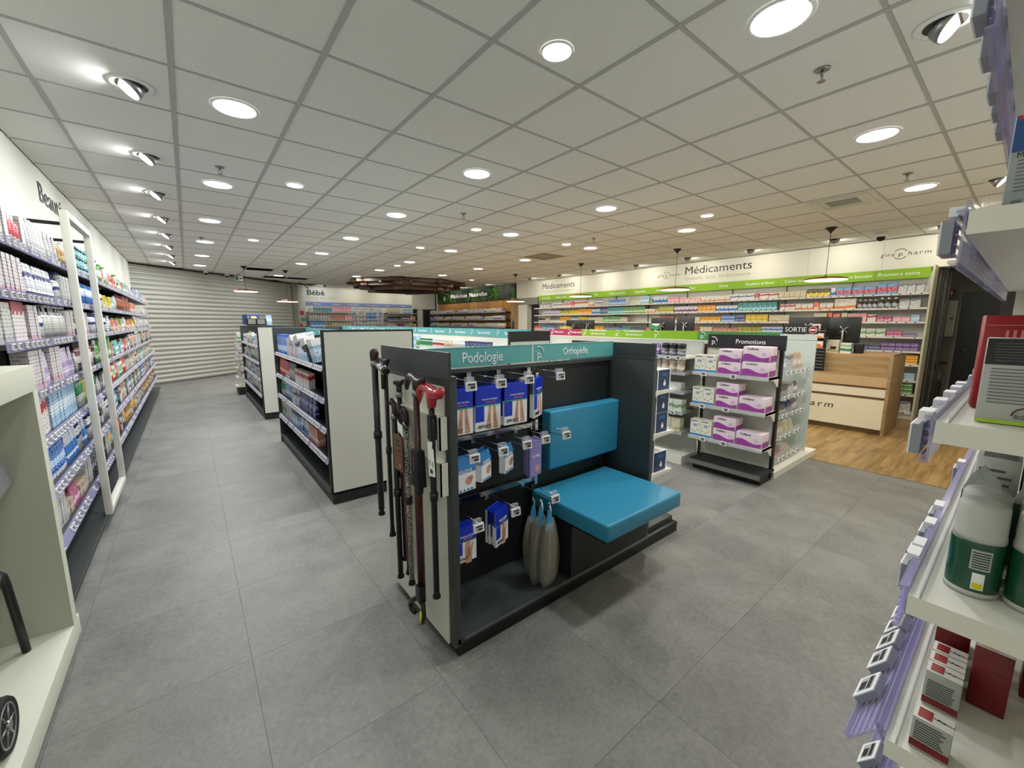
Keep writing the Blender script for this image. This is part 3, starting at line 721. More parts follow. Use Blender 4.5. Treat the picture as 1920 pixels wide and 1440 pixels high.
# pendants
def pendant(x, y, z, lab, r=.255, warm=True):
    t = thing('pendant_lamp', lab, 'pendant lamp', (x, y, CE), 'flat disc pendant lamps')
    q = MB(); q.lathe((x, y, CE-.075), [(.012, 0), (.02, .02), (.07, .07), (.07, .075)], BLACK, 18); q.build('canopy', t)
    MB().cyl((x, y, CE-.07), (x, y, z+.04), .0035, BLACK, 6).build('cord', t)
    q = MB(); q.lathe((x, y, z), [(r, .004), (r*1.0, .022), (r*.8, .034), (.03, .045), (.012, .06)], COPPER, 40); q.build('shade', t)
    q = MB(); q.lathe((x, y, z), [(r*.97, -.004), (r*.985, .006)], mat('pendant_glow', 'ffffff', .5, emit='ffe9c8', es=2.2), 40); q.build('diffuser', t)
    area('pendant_lamp_light', (x, y, z-.01), r*.9, W_PEND, WARM)
pendant(7.17, 1.90, 2.065, 'flat disc pendant lamp with copper rim above the nearest counter')
pendant(7.06, 4.13, 2.06, 'flat disc pendant lamp above the second counter')
pendant(7.06, 6.44, 2.055, 'flat disc pendant lamp above the third counter')
pendant(7.18, 8.94, 2.04, 'flat disc pendant lamp before the opening beside the plant wall')
pendant(1.17, 11.75, 2.19, 'flat disc pendant lamp before the shutter, over the aisle', .25)
pendant(2.09, 12.03, 1.99, 'lower flat disc pendant lamp before the shutter and pilaster', .25)
# wooden ring
t = thing('wooden_ceiling_ring', 'large round feature of brown wooden boards hung below ceiling', 'ceiling decoration', (5.3, 12.9, CE))
cx, cy = 5.85, 13.0
for lay, (rr, zz, n, ph) in enumerate(((1.85, CE-.10, 8, .1), (1.7, CE-.20, 7, .5), (1.45, CE-.30, 6, .9))):
    for k in range(n):
        a0 = 2*PI*k/n+ph; a1 = 2*PI*(k+1.3)/n+ph
        p = Vector((cx+rr*math.cos(a0), cy+rr*.95*math.sin(a0), zz)); q_ = Vector((cx+rr*math.cos(a1), cy+rr*.95*math.sin(a1), zz-.01))
        d = (q_-p).normalized(); s_ = Vector((-d.y, d.x, 0))*.09; h = Vector((0, 0, .08))
        MB().hexa([p-s_, q_-s_, q_+s_, p+s_, p-s_+h, q_-s_+h, q_+s_+h, p+s_+h], WALNUT).build('board', t, center=True)
for k in range(6):
    a0 = PI*k/6+.2; p = Vector((cx+1.75*math.cos(a0), cy+1.7*math.sin(a0), CE-.12)); q_ = Vector((cx-1.75*math.cos(a0+.5), cy-1.7*math.sin(a0+.5), CE-.15))
    d = (q_-p).normalized(); s_ = Vector((-d.y, d.x, 0))*.05; h = Vector((0, 0, .06))
    MB().hexa([p-s_, q_-s_, q_+s_, p+s_, p-s_+h, q_-s_+h, q_+s_+h, p+s_+h], WALNUT).build('cross_board', t, center=True)
for k, (x, y) in enumerate(((5.5, 12.6), (6.1, 12.9), (5.7, 13.6))):
    MB().cyl((x, y, CE), (x, y, CE-.3), .006, STEEL, 6).build('hanging_rod', t)

# ================================================================== LEFT BEAUTY WALL
FL = Frame(X0, 0, '+x')          # a = y, n = x+.9
LZ = (1.83, 1.59, 1.365, 1.12, .88, .62, .35)
bays = [(2.625+1.2536*k, 2.625+1.2536*(k+1)) for k in range(7)]
WHN = ['nearest bay', 'bay before the white mirror frame', 'bay behind the white mirror frame', 'bay just past the mirror frame']
for k, (a0, a1) in enumerate(bays):
    if a1 < 2.0: continue
    t = thing('wall_shelving', f"black beauty-wall shelving bay with seven shelves, {ordn(k+1)} from the photographer", 'shelving', (X0+.1, (a0+a1)/2, 0), 'black shelving bays of the beauty wall')
    q = MB(); FL.box(q, a0, a1, .0, .015, .12, 1.98, ANTHD); q.build('back_panel', t)
    for s_ in (a0, a1-.02):
        q = MB(); FL.box(q, s_, s_+.02, .0, .03, 0, 2.0, BLACK); q.build('upright', t, center=True)
    q = MB(); FL.box(q, a0, a1, .0, .30, 0, .085, ANTHD); FL.box(q, a0, a1, .0, .33, .085, .105, ANTH); q.build('plinth', t)
    solo = a0 < 5.0
    for i, z in enumerate(LZ):
        tilt = 0 if i < 4 else .5
        shelf(FL, t, a0+.003, a1-.003, .0, .30 if i < 4 else .29, z, SHELFB, tilt, pitch=.085 if i < 4 else .08, solo=solo, lip=.012, tagp=.85, jit=.5, ts=.78, hgt=.045)
# fascia signs above
q = MB(); FL.box(q, 6.0, 11.4, .002, .014, 2.0, 2.13, mat('rose_fascia', 'c9a898', .5)); setp(q.build('fascia_board'), 'dusty rose fascia strip above the far beauty shelves', 'sign')
t = thing('wall_lettering', 'large dark lettering Beauté on the upper left wall', 'lettering', (X0, 5.9, 2.55))
text('Beauté', .24, (X0+.004, 5.40, 2.565), FACE['+x'], BTXT, t, width=.84, align='LEFT')
# black rods from the wall to the frame
t = thing('mirror_frame', 'white rectangular portal frame standing before the beauty shelves', 'frame', (-.56, 4.3, .105))
fx = -.56; y0, y1 = 3.92, 4.74
q = MB(); q.box(fx-.02, fx+.02, y0, y0+.04, .105, 2.17, WHITE); q.build('upright', t, bevel=.003)
q = MB(); q.box(fx-.02, fx+.02, y1-.04, y1, .105, 2.17, WHITE); q.build('upright', t, bevel=.003)
q = MB(); q.box(fx-.02, fx+.02, y0+.04, y1-.04, 2.13, 2.17, WHITE); q.build('top_bar', t, bevel=.003)
q = MB(); q.box(fx-.02, fx+.02, y0+.04, y1-.04, .105, .145, WHITE); q.build('bottom_bar', t, bevel=.003)
for y in (y0+.02, y1-.02):
    q = MB(); q.box(X0, fx-.02, y-.008, y+.008, 2.075, 2.095, BLACK); q.build('wall_rod', t, center=True)

def seqgen(items, rep=None):
    """items: list of (kind, pal, w, h, count, stack) picked at random"""
    def f():
        return rnd.choice(items)
    return f
# kinds of goods along each of the seven shelves: (until_y, list)
Wc = [('box', 'white', .06, .17, 3, 1), ('box', 'wh_pink', .055, .19, 3, 1), ('tube', 'wh_pink', .05, .17, 3, 1)]
plan = [
 [(2.9, [('box', 'wh_pink', .05, .17, 3, 1), ('box', 'teal', .07, .14, 2, 1)]), (3.35, [('bottle', 'red', .07, .15, 3, 1), ('box', 'white', .06, .16, 2, 1)]), (4.6, [('box', 'wh_pink', .075, .2, 3, 1), ('tube', 'white', .05, .18, 3, 1), ('bottle', 'white', .05, .17, 2, 1), ('bottle', 'gold', .05, .15, 2, 1)]), (5.6, [('jar', 'green_wh', .07, .075, 3, 3), ('jar', 'teal', .07, .07, 3, 3)]),
  (8.0, [('tube', 'mint', .055, .16, 3, 1), ('pump', 'wh_grn', .06, .18, 2, 1), ('box', 'salmon', .06, .14, 2, 1), ('bottle', 'white', .06, .18, 3, 1), ('jar', 'coral', .08, .12, 2, 1)]), (12, [('bottle', 'white', .06, .18, 4, 1), ('box', 'white', .06, .15, 3, 1), ('tube', 'wh_navy', .05, .16, 2, 1), ('box', 'blue', .07, .16, 2, 1), ('box', 'pinkpk', .06, .12, 2, 1)])],
 [(3.2, [('box', 'wh_pink', .05, .18, 3, 1), ('tube', 'lilac', .05, .17, 3, 1), ('tube', 'wh_navy', .05, .16, 3, 1)]), (3.8, [('tube', 'wh_navy', .06, .17, 3, 1), ('box', 'grey_wh', .065, .19, 2, 1)]), (4.5, [('box', 'white', .05, .17, 3, 1), ('pump', 'wh_navy', .06, .18, 2, 1), ('bottle', 'dkgreen', .06, .19, 3, 1), ('box', 'wh_pink', .05, .1, 2, 1)]), (5.6, [('pump', 'wh_navy', .065, .19, 3, 1), ('bottle', 'blue_wh', .06, .17, 3, 1)]),
  (6.6, [('bottle', 'white', .05, .16, 3, 1), ('tube', 'mint', .05, .14, 3, 1), ('box', 'yellow', .06, .13, 3, 1)]), (8.0, [('box', 'brick', .055, .20, 6, 1), ('bottle', 'brick', .055, .19, 5, 1)]), (8.8, [('box', 'salmon', .08, .15, 3, 1)]), (12, [('box', 'white', .055, .14, 3, 1), ('tube', 'white', .05, .15, 3, 1), ('bottle', 'beige', .05, .14, 2, 1)])],
 [(3.1, [('box', 'crimson_wh', .075, .19, 4, 1), ('box', 'white', .06, .18, 3, 1)]), (3.9, [('pump', 'white', .06, .19, 3, 1), ('pump', 'wh_navy', .06, .18, 2, 1), ('box', 'wh_pink', .055, .18, 3, 1)]), (4.7, [('box', 'wh_pink', .05, .17, 4, 1), ('bottle', 'gold', .055, .18, 3, 1), ('bottle', 'dkgreen', .055, .18, 2, 1)]), (5.8, [('bottle', 'wh_navy', .055, .17, 3, 1), ('tube', 'navy', .055, .19, 2, 1), ('jar', 'white', .06, .05, 2, 2)]),
  (8.5, [('tube', 'orange', .055, .14, 3, 1), ('tube', 'mint', .055, .14, 2, 1), ('box', 'salmon', .06, .12, 3, 1), ('box', 'olive', .05, .14, 2, 1), ('bottle', 'white', .055, .16, 2, 1)]), (12, [('tube', 'wh_pink', .05, .15, 3, 1), ('box', 'white', .055, .16, 3, 1), ('bottle', 'white', .05, .16, 3, 1)])],
 [(3.0, [('tube', 'wh_navy', .06, .12, 2, 1), ('box', 'navy', .06, .1, 2, 1)]), (4.0, [('box', 'wh_pink', .055, .2, 4, 1), ('tube', 'lilac', .05, .18, 3, 1)]), (4.8, [('bottle', 'maroon', .055, .2, 5, 1), ('bottle', 'white', .045, .13, 2, 1)]), (5.7, [('box', 'green', .085, .2, 4, 1), ('bottle', 'green', .08, .19, 2, 1)]),
  (7.5, [('tube', 'magenta', .055, .14, 2, 1), ('tube', 'mint', .06, .15, 3, 1), ('box', 'salmon', .06, .14, 2, 1), ('tube', 'wh_pink', .055, .12, 2, 1), ('bottle', 'teal', .05, .12, 2, 1)]), (12, [('bottle', 'salmon', .06, .18, 3, 1), ('tube', 'dkteal', .06, .19, 3, 1), ('box', 'white', .06, .16, 2, 1), ('tube', 'beige', .05, .15, 2, 1)])],
 [(3.3, [('box', 'wh_red', .08, .2, 2, 1), ('tube', 'wh_navy', .05, .1, 2, 1)]), (4.0, [('box', 'ltblue', .07, .21, 4, 1)]), (4.8, [('bottle', 'green_wh', .06, .2, 4, 1), ('bottle', 'olive', .06, .2, 2, 1)]), (5.6, [('box', 'dkgrey', .06, .13, 2, 1), ('tube', 'grey_wh', .06, .13, 2, 1)]),
  (7.2, [('tube', 'teal', .065, .17, 3, 1), ('tube', 'coral', .07, .2, 2, 1), ('jar', 'green', .09, .14, 2, 1), ('box', 'white', .05, .12, 2, 1)]), (12, [('box', 'beige', .06, .18, 2, 1), ('tube', 'mint', .06, .17, 3, 1), ('bottle', 'wh_red', .05, .17, 3, 1), ('box', 'cream', .06, .16, 3, 1)])],
 [(3.5, [('tube', 'blue', .05, .17, 3, 1), ('tube', 'navy', .05, .16, 2, 1)]), (4.2, [('tube', 'blue_wh', .05, .17, 3, 1), ('bottle', 'dkgrey', .055, .18, 3, 1), ('bottle', 'wh_navy', .055, .18, 3, 1)]), (5.4, [('bottle', 'wh_navy', .055, .17, 3, 1), ('bottle', 'white', .055, .18, 4, 1), ('box', 'brown', .06, .12, 2, 1)]),
  (12, [('tube', 'blue', .06, .18, 2, 1), ('bottle', 'dkteal', .06, .18, 2, 1), ('box', 'wh_red', .05, .14, 2, 1), ('box', 'beige', .06, .18, 3, 1), ('tube', 'green', .055, .18, 2, 1)])],
 [(3.3, [('box', 'white', .05, .17, 3, 1), ('tube', 'wh_navy', .05, .15, 2, 1)]), (3.9, [('pouch', 'magenta', .09, .12, 2, 1), ('box', 'beige', .08, .08, 2, 1)]), (5.0, [('bottle', 'dkgrey', .055, .18, 4, 1), ('box', 'white', .06, .16, 3, 1)]),
  (12, [('box', 'gold', .06, .16, 3, 1), ('box', 'wh_navy', .05, .12, 2, 1), ('box', 'beige', .06, .15, 2, 1), ('tube', 'brick', .055, .17, 2, 1), ('tube', 'teal', .055, .16, 2, 1), ('bottle', 'orange2', .05, .15, 2, 1)])],
]
SN = ('top', 'second', 'third', 'fourth', 'fifth', 'sixth', 'lowest')
for i, z in enumerate(LZ):
    hmax = .21 if i else .24
    yy = 2.66
    for (ye, items) in plan[i]:
        if ye < 2.8: continue
        row(FL, f"{SN[i]} beauty-wall shelf", 'beauty', z, yy, min(ye, 11.35), .285 if i < 4 else .27, hmax, seqgen(items), 'cosmetic', 'toiletry', order='from near end')
        yy = ye
        if yy > 11.3: break

# ================================================================== FOOT-CARE ISLAND (G1)
gx0, gx1, gy0, gy1, gs = .78, 2.22, 1.385, 2.085, 1.72
g1 = thing('display_island', 'anthracite foot-care and orthopaedics island with teal header and side end panels', 'display unit', (1.5, 1.735, 0))
MB().box(gx0+.03, 2.60, gy0+.015, gy1-.015, 0, .07, BLACK).build('plinth', g1)
q = MB(); q.box(gx0+.02, gx1-.01, gy0, gy1, .07, .095, ANTH); q.box(gx0+.05, gx1, gy0-.004, gy0+.001, .085, .1, STEEL); q.build('deck', g1)
MB().box(gx0+.036, gx1-.02, gs-.012, gs+.012, .095, 1.235, ANTHD).build('back_panel', g1)
q = MB(); q.box(gx0+.004, gx0+.036, gy0, gy1, .06, 1.235, ANTH); q.build('end_panel', g1, bevel=.002)
MB().box(gx0-.004, gx0+.004, gy0+.045, gy1, .06, 1.205, PANEL).build('end_cladding', g1)
MB().box(gx1-.034, gx1, gy0, gy1, .06, 1.235, ANTH).build('end_panel', g1, bevel=.002)
q = MB(); q.box(gx0+.035, gx1-.035, gs-.03, gs-.013, 1.22, 1.24, ANTH); q.box(gx0-.004, gx0+.036, gy0, gy1, 1.2355, 1.25, ANTH); q.box(gx1-.035, gx1, gy0, gy1, 1.2355, 1.25, ANTH); q.build('top_rail', g1)
MB().box(gx0-.002, gx0+.012, gy0+.002, gy1, 1.2505, 1.345, ANTH).build('crown_board', g1)
MB().box(gx1-.014, gx1-.001, gy0+.01, gy1, 1.2505, 1.335, ANTH).build('crown_board', g1)
for x0, x1 in ((gx0+.03, 1.49), (1.505, gx1-.02)):
    q = MB(); q.box(x0, x1, gs-.014, gs-.008, 1.245, 1.34, TEAL); q.box(x0, x1, gs-.016, gs-.006, 1.338, 1.342, TEALD); h_ = q.build('header_sign', g1)
    if x0 < 1: text('Podologie', .075, (1.16, gs-.0155, 1.287), FACE['-y'], WTXT, h_, width=.245)
    else:
        text('Orthopédie', .06, (1.84, gs-.0155, 1.292), FACE['-y'], WTXT, h_, width=.215)
def plogo(parent, F, a, n, z, s):
    """round p mark: letter, upper right arc, lower dash"""
    F.text('p', s*1.1, a, n, z+.0*s, WTXT, parent, name='logo')
    q = MB()
    q.tube([F.p(a+.62*s*math.cos(t)-.05*s, n, z+.10*s+.62*s*math.sin(t)) for t in [(-.05+.11*k)*PI/1 for k in range(7)]], .03*s+.0012, WTXT, 6)
    q.tube([F.p(a+.62*s*math.cos(t)-.05*s, n, z+.10*s+.62*s*math.sin(t)) for t in (-.95, -.8)], .03*s+.0012, WTXT, 6)
    q.build('logo_arc', parent)
F1 = Frame(0, gs-.0155, '-y')
plogo(g1, F1, 1.54, 0.001, 1.285, .06)
# metal slotted uprights
for x in (.83, 1.49, 2.17):
    MB().box(x-.012, x+.012, gs-.03, gs-.012, .1, 1.22, ANTHD).build('slotted_upright', g1, center=True)
# seat box
q = MB(); q.box(1.50, gx1-.035, gy0-.0, gs-.013, .095, .40, ANTHD); q.build('seat_box', g1)
MB().box(1.5, gx1-.06, gy0-.22, gs-.02, .395, .415, ANTHD).build('seat_board', g1)
c = MB().box(1.478, 2.135, 1.135, 1.69, .415, .505, LEATH).build('seat_cushion', g1, bevel=.014, bseg=3)
q = MB(); z_ = .497
q.tube([(1.486, 1.143, z_), (2.127, 1.143, z_), (2.127, 1.682, z_), (1.486, 1.682, z_)], .003, SEAM, 6, closed=True); q.build('seam', c)
c = MB().box(1.56, 2.185, 1.625, 1.70, .62, .965, LEATH).build('back_cushion', g1, bevel=.014, bseg=3)
q = MB(); q.tube([(1.568, 1.633, .957), (2.177, 1.633, .957), (2.177, 1.633, .628), (1.568, 1.633, .628)], .003, SEAM, 6, closed=True); q.build('seam', c)
# hook bars
for z in (1.16, .895, .575):
    q = MB(); q.box(.84, 1.49, gs-.045, gs-.03, z-.012, z+.012, CHROME); q.box(1.478, 1.498, gs-.06, gs-.012, z-.03, z+.03, CHROME); q.build('hook_bar', g1)
# end cap on the right with white shelves, navy cartons
MB().box(gx1, 2.60, 1.44, 2.0, .07, .1, ANTH).build('end_deck', g1)
MB().box(gx1, gx1+.012, 1.44, 2.03, .1, 1.235, ANTHD).build('end_backing', g1)
for z in (1.02, .73, .455):
    q = MB(); q.box(gx1+.012, 2.57, 1.455, 2.0, z-.012, z, WHITE)
    pr = [(gx1+.012, 1.522, z-.10), (gx1+.02, 1.522, z-.105), (gx1+.06, 1.522, z-.045), (gx1+.14, 1.522, z-.02), (2.57, 1.522, z-.014), (2.57, 1.522, z+.004), (gx1+.012, 1.522, z+.004)]
    pr = [(p_[0], 1.449, p_[2]) for p_ in pr]; q.prism(pr, 0, (0, .006, 0), WHITE); q.box(2.57, 2.574, 1.45, 2.0, z-.02, z+.02, CLEARN); q.build('end_shelf', g1, center=True)
navyb = []
for z, spots in ((1.02, ((2.305, 1), (2.45, 1))), (.73, ((2.305, 2), (2.45, 2))), (.455, ((2.305, 2), (2.46, 1)))):
    for x, n_ in spots:
        for k in range(n_):
            navyb.append((x, z+.001+k*.137, z, k))
for k, (x, z, zs, lv) in enumerate(navyb):
    t = thing('support_stocking_box', f"navy box with white drop, {'upper' if lv else 'lower'} {'left' if x < 2.4 else 'right'} one on the {({1.02:'top', .73:'middle', .455:'bottom'})[zs]} white end shelf", 'box', (x, 1.6, z), 'navy boxes on the white end shelves')
    MB().box(x-.062, x+.07, 1.475, 1.63, z, z+.134, NAVY).box(x+.068, x+.078, 1.474, 1.63, z, z+.134, WTXT).box(x-.062, x+.078, 1.476, 1.63, z+.134, z+.136, WTXT).build('carton', t)
    q = MB(); q.lathe((x+.01, 1.4755, z+.04), [(.014, 0), (.014, .0015)], WTXT, 16, (0, -1, 0)); q.prism([(x-.002, 1.4735, z+.046), (x+.022, 1.4735, z+.046), (x+.01, 1.4735, z+.07)], 0, (0, .001, 0), WTXT); q.build('drop_mark', t)
    q = MB(); q.box(x-.03, x+.04, 1.473, 1.475, z+.095, z+.1, BLUEM); q.box(x-.03, x+.03, 1.473, 1.475, z+.108, z+.112, BLUEM); q.build('print', t)

# hanging packs and their prongs --------------------------------------------
def prong(parent_lab, x, y1, z, tagx=None, tl=.036):
    """single display hook out of the bar to y1, with a price tag at its tip"""
    t = thing('display_hook', parent_lab, 'hook', (x, gs-.04, z), 'wire display hooks of the foot-care island')
    q = MB(); q.tube([(x, gs-.035, z), (x, y1+.01, z+.004), (x, y1, z+.012)], .0022, CHROME, 6); q.tube([(x, gs-.035, z+.03), (x, y1, z+.034)], .0018, CHROME, 6); q.box(x-.012, x+.012, gs-.046, gs-.028, z-.01, z+.035, CHROME); q.build('wire', t)
    F = Frame(0, 0, '-y'); q = MB(); tag_geo(q, F, x, -(y1-.003), z+.012, .12, 1.05)
    q.build('price_tag', t)
    q = MB(); q.box(x-.02, x+.02, y1-.004, y1+.012, z+.026, z+.05, CLEARN); q.build('tag_clip', t)
    return t
SKIN2 = mat('printed_skin_shadow', 'b5785c', .5)
def foot_shape(q, x, y, z, s, kind):
    if kind == 'foot':
        for dx, sk in ((-.014, -1), (.018, 1)):
            X = lambda u, v: (x+(dx+u*.001)*s-sk*.00012*(v-60)*s*0+sk*(-.00018)*v*s*.5, y, z+v*.001*s)
            q.add([X(-6, 62), X(7, 62), X(8, 20), X(11, -20), X(13, -42), X(8, -52), X(-8, -50), X(-12, -38), X(-10, -10), X(-7, 20)], [tuple(range(9, -1, -1))], SKIN)
            for k_ in range(5):
                p_ = X(-10+k_*5.2, -53-3*math.sin(k_*.8)); r_ = .0036*s*(1.5 if (k_ == 4) == (sk < 0) and k_ in (0, 4) else 1)
                q.lathe((p_[0], y-.0001, p_[2]), [(r_, 0), (r_, .0004)], SKIN, 8, (0, -1, 0))
            q.add([(X(-5, 10)[0], y-.0003, X(-5, 10)[2]), (X(1, 10)[0], y-.0003, X(1, 10)[2]), (X(2, -25)[0], y-.0003, X(2, -25)[2]), (X(-3, -25)[0], y-.0003, X(-3, -25)[2])], [(3, 2, 1, 0)], SKIN2)
    else:
        q.add([(x-.016*s, y, z-.065*s), (x+.014*s, y, z-.065*s), (x+.018*s, y, z), (x+.026*s, y, z+.03*s), (x+.020*s, y, z+.034*s), (x+.008*s, y, z+.012*s), (x+.006*s, y, z+.06*s), (x-.004*s, y, z+.062*s), (x-.01*s, y, z+.055*s), (x-.02*s, y, z+.03*s), (x-.022*s, y, z)], [tuple(range(10, -1, -1))], SKIN)
        q.add([(x-.010*s, y-.0002, z-.03*s), (x+.010*s, y-.0002, z-.03*s), (x+.008*s, y-.0002, z+.01*s), (x-.008*s, y-.0002, z+.01*s)], [(3, 2, 1, 0)], SKIN2)
def blister(x, y, z, lab, kind='foot', tilt=0, depth=1, w=.142, h=.20, brand='EPITACT'):
    """flat hang pack: top centre at (x,y,z)"""
    for k in range(depth):
        yy = y+k*.022; xx = x+rnd.uniform(-.006, .006)*(k > 0)
        l = lab if k == 0 else f"blue and white foot pack hanging directly behind the {lab}"
        t = thing('foot_care_pack', lab if k == 0 else ('blue pack right behind '+lab)[:200] if 0 else behind(lab, k), 'package', (xx, yy, z), None)
        q = MB(); q.box(xx-w/2, xx+w/2, yy, yy+.012, z-h, z, WTXT); c = q.build('carton', t)
        q = MB(); q.box(xx-w/2, xx+w/2, yy-.001, yy+.0125, z-h*.40, z+.0005, BLUEP); q.box(xx-w/2, xx-w*.16, yy-.001, yy, z-h*.78, z-h*.40, BLUEP); q.build('blue_print', c)
        q = MB(); q.box(xx-w/2, xx+w/2, yy-.0015, yy-.0005, z-h*.42, z-h*.39, mat('print_teal_line', '2d9a90', .4)); q.build('teal_line', c)
        q = MB(); foot_shape(q, xx+w*.14, yy-.0008, z-h*.68, 1.0 if w > .1 else .8, kind); q.build('printed_'+kind, c)
        if k == 0:
            text(brand, .02, (xx-w*.14, yy-.002, z-h*.90), FACE['-y'], NAVY, c, width=w*.5)
            text('HALLUX VALGUS' if kind == 'foot' else 'POUCE', .01, (xx+w*.05, yy-.002, z-h*.27), FACE['-y'], WTXT, c, width=w*.6)
            text('CORRECTIVE', .01, (xx+w*.08, yy-.002, z-h*.34), FACE['-y'], mat('pink_print', 'e08aa0', .5), c, width=w*.4)
        for o in (c,): pass
        t.rotation_euler = (0, 0, tilt)
BEH = {}
def behind(lab, k):
    return 'blue pack ' + ('directly' if k == 1 else 'third,' if k == 2 else 'last,') + ' behind the ' + lab.split(',')[0][:70]
prong('wire hook with tag at the top left, over the first big blue pack', .905, 1.43, 1.185)
prong('wire hook with tag over the second big blue pack', 1.055, 1.42, 1.185)
prong('wire hook with tag over the third big blue pack', 1.235, 1.44, 1.185)
prong('wire hook with tag in front of the back cushion top', 1.44, 1.44, 1.185)
blister(.905, 1.52, 1.165, 'first big blue foot pack, two feet', depth=3)
blister(1.06, 1.52, 1.165, 'second big blue foot pack, crossed feet', depth=3)
blister(1.225, 1.52, 1.17, 'third big blue foot pack, toes', depth=2)
blister(1.39, 1.54, 1.18, 'angled big blue foot pack beside the blue cushion', tilt=.5, depth=2, w=.12)
def akbox(x, y, z, lab, tilt, depth=1, w=.10, h=.135):
    for k in range(depth):
        t = thing('foot_cream_box', lab if k == 0 else 'blue box '+('right' if k == 1 else 'far')+' behind the '+lab, 'package', (x, y+k*.04, z)); yy = y+k*.04
        q = MB(); q.box(x-w/2, x+w/2, yy, yy+.034, z-h, z-h*.3, WTXT); q.box(x-w/2, x+w/2, yy-.0003, yy+.0345, z-h*.42, z-h*.3, BLUEM); c = q.build('carton', t)
        q = MB(); q.hexa([(x-w/2, yy, z-h*.3), (x+w/2, yy, z-h*.3), (x+w/2, yy+.034, z-h*.3), (x-w/2, yy+.034, z-h*.3), (x-w/2, yy+.014, z), (x+w/2, yy+.014, z), (x+w/2, yy+.018, z), (x-w/2, yy+.018, z)], BLUEM); q.build('hang_tab', c)
        q = MB(); q.lathe((x+w*.18, yy, z-h*.68), [(.02, 0), (.02, .001)], SKIN, 16, (0, -1, 0)); q.lathe((x+w*.30, yy, z-h*.6), [(.012, 0), (.012, .001)], SKIN, 12, (0, -1, 0)); q.build('printed_foot', c)
        q = MB()
        for i in range(5): q.lathe((x-w*.36+i*w*.17, yy, z-h*.95), [(.006, 0), (.006, .001)], BLUEM, 8, (0, -1, 0))
        q.build('printed_dots', c)
        if k == 0: text('AKILEINE', .02, (x-.002, yy-.001, z-h*.36), FACE['-y'], WTXT, c, width=w*.72)
        t.rotation_euler = (0, 0, tilt)
prong('wire hook with tag over the leftmost blue and white box', .925, 1.44, .865)
prong('wire hook with tag over the two small boxes', 1.075, 1.43, .87)
prong('wire hook with tag right of the small blue boxes', 1.225, 1.44, .87)
prong('wire hook with tag over the lilac pouch', 1.345, 1.44, .875)
prong('wire hook with tag before the cushion lower edge', 1.47, 1.42, .88)
akbox(.915, 1.50, .855, 'front blue and white foot cream box on the left', .1, 2, .125, .15)
akbox(1.055, 1.53, .86, 'second small blue and white box with foot', .45, 2, .09, .14)
akbox(1.20, 1.54, .865, 'third small blue and white box, rightmost', .45, 1, .09, .14)
prong('wire hook with tag over the lower left hand pack', .935, 1.43, .545)
prong('wire hook with tag over the lower right hand pack', 1.155, 1.44, .55)
prong('wire hook with tag beside the seat cushion corner', 1.40, 1.42, .555)
blister(.915, 1.50, .535, 'lower left blue pack with open hand', 'hand', depth=3, w=.115, h=.17)
blister(1.125, 1.50, .555, 'lower right blue pack with open hand', 'hand', .4, depth=4, w=.115, h=.17)
for k in range(3):
    t = thing('insole_pouch', ('front' if k == 0 else 'middle' if k == 1 else 'rear')+' lilac pouch hanging before the blue back cushion', 'package', (1.36, 1.52+k*.025, .86), 'lilac pouches on one hook')
    x, y, z = 1.36+k*.006, 1.52+k*.025, .86
    c = MB().box(x-.048, x+.048, y, y+.01, z-.19, z, LILAC).build('pouch', t)
    MB().lathe((x+.012, y, z-.155), [(.02, 0), (.02, .0012)], SKIN, 14, (0, -1, 0)).build('printed_foot', c)
    if k == 0: text('DU PIED', .018, (x, y-.0015, z-.085), FACE['-y'], WTXT, c, width=.06)
    t.rotation_euler = (0, 0, .2)
# bundle of clear bags hanging down to the deck
for k in range(6):
    x = 1.36+.018*math.sin(2.1*k); y = 1.41+.022*k; z = .50+.008*(k % 2)
    t = thing('stocking_bag', f"clear bag of beige stockings with blue header, {ordn(k+1)} from the front of the bunch", 'bag', (x, y, z), 'clear stocking bags on the lowest right hook')
    q = MB(); n_ = 9; vs = []; prof = []
    for j in range(n_):
        tz = j/(n_-1); wz = (.014+.058*math.sin(PI*min(1, tz*.75+.05))**.8)*(1 if tz < .96 else .8); dz = .003+.006*math.sin(PI*tz)+.002*math.sin(9*tz+k)
        cx = x+.010*math.sin(3*tz+k); zz = z-.05-tz*.345
        vs += [(cx-wz, y+dz*.3, zz), (cx-wz*.3, y-dz, zz), (cx+wz*.5, y-dz*.8, zz), (cx+wz, y+dz*.4, zz), (cx, y+dz, zz)]
    fs = [(j*5+i, j*5+(i+1) % 5, (j+1)*5+(i+1) % 5, (j+1)*5+i) for j in range(n_-1) for i in range(5)]+[(4, 3, 2, 1, 0), tuple((n_-1)*5+i for i in range(5))]
    q.add(vs, fs, mat('wrinkled_clear_film', 'a5a294', .07, alpha=.5, spec=1.0, bump=1.0, bscale=35), True); q.build('film', t)
    q = MB(); q.lathe((x, y, z-.33), [(.004, 0), (.007, .03), (.008, .12), (.007, .2), (.004, .25)], mat('beige_knit', 'a39472', .6), 8); q.build('stocking', t)
    q = MB(); q.hexa([(x-.026, y-.002, z-.09), (x+.026, y-.002, z-.09), (x+.026, y+.002, z-.09), (x-.026, y+.002, z-.09), (x-.008, y-.002, z), (x+.012, y-.002, z), (x+.012, y+.002, z), (x-.008, y+.002, z)], mat('sky_blue_card', '4da8d4', .5)); q.build('header_card', t)
    q = MB(); q.tube([(x+.003, y, z), (x+.003, y-.008, z+.02), (x+.003, y+.004, z+.04), (x+.003, y+.012, z+.028)], .0025, WTXT, 6); q.build('hanger', t)

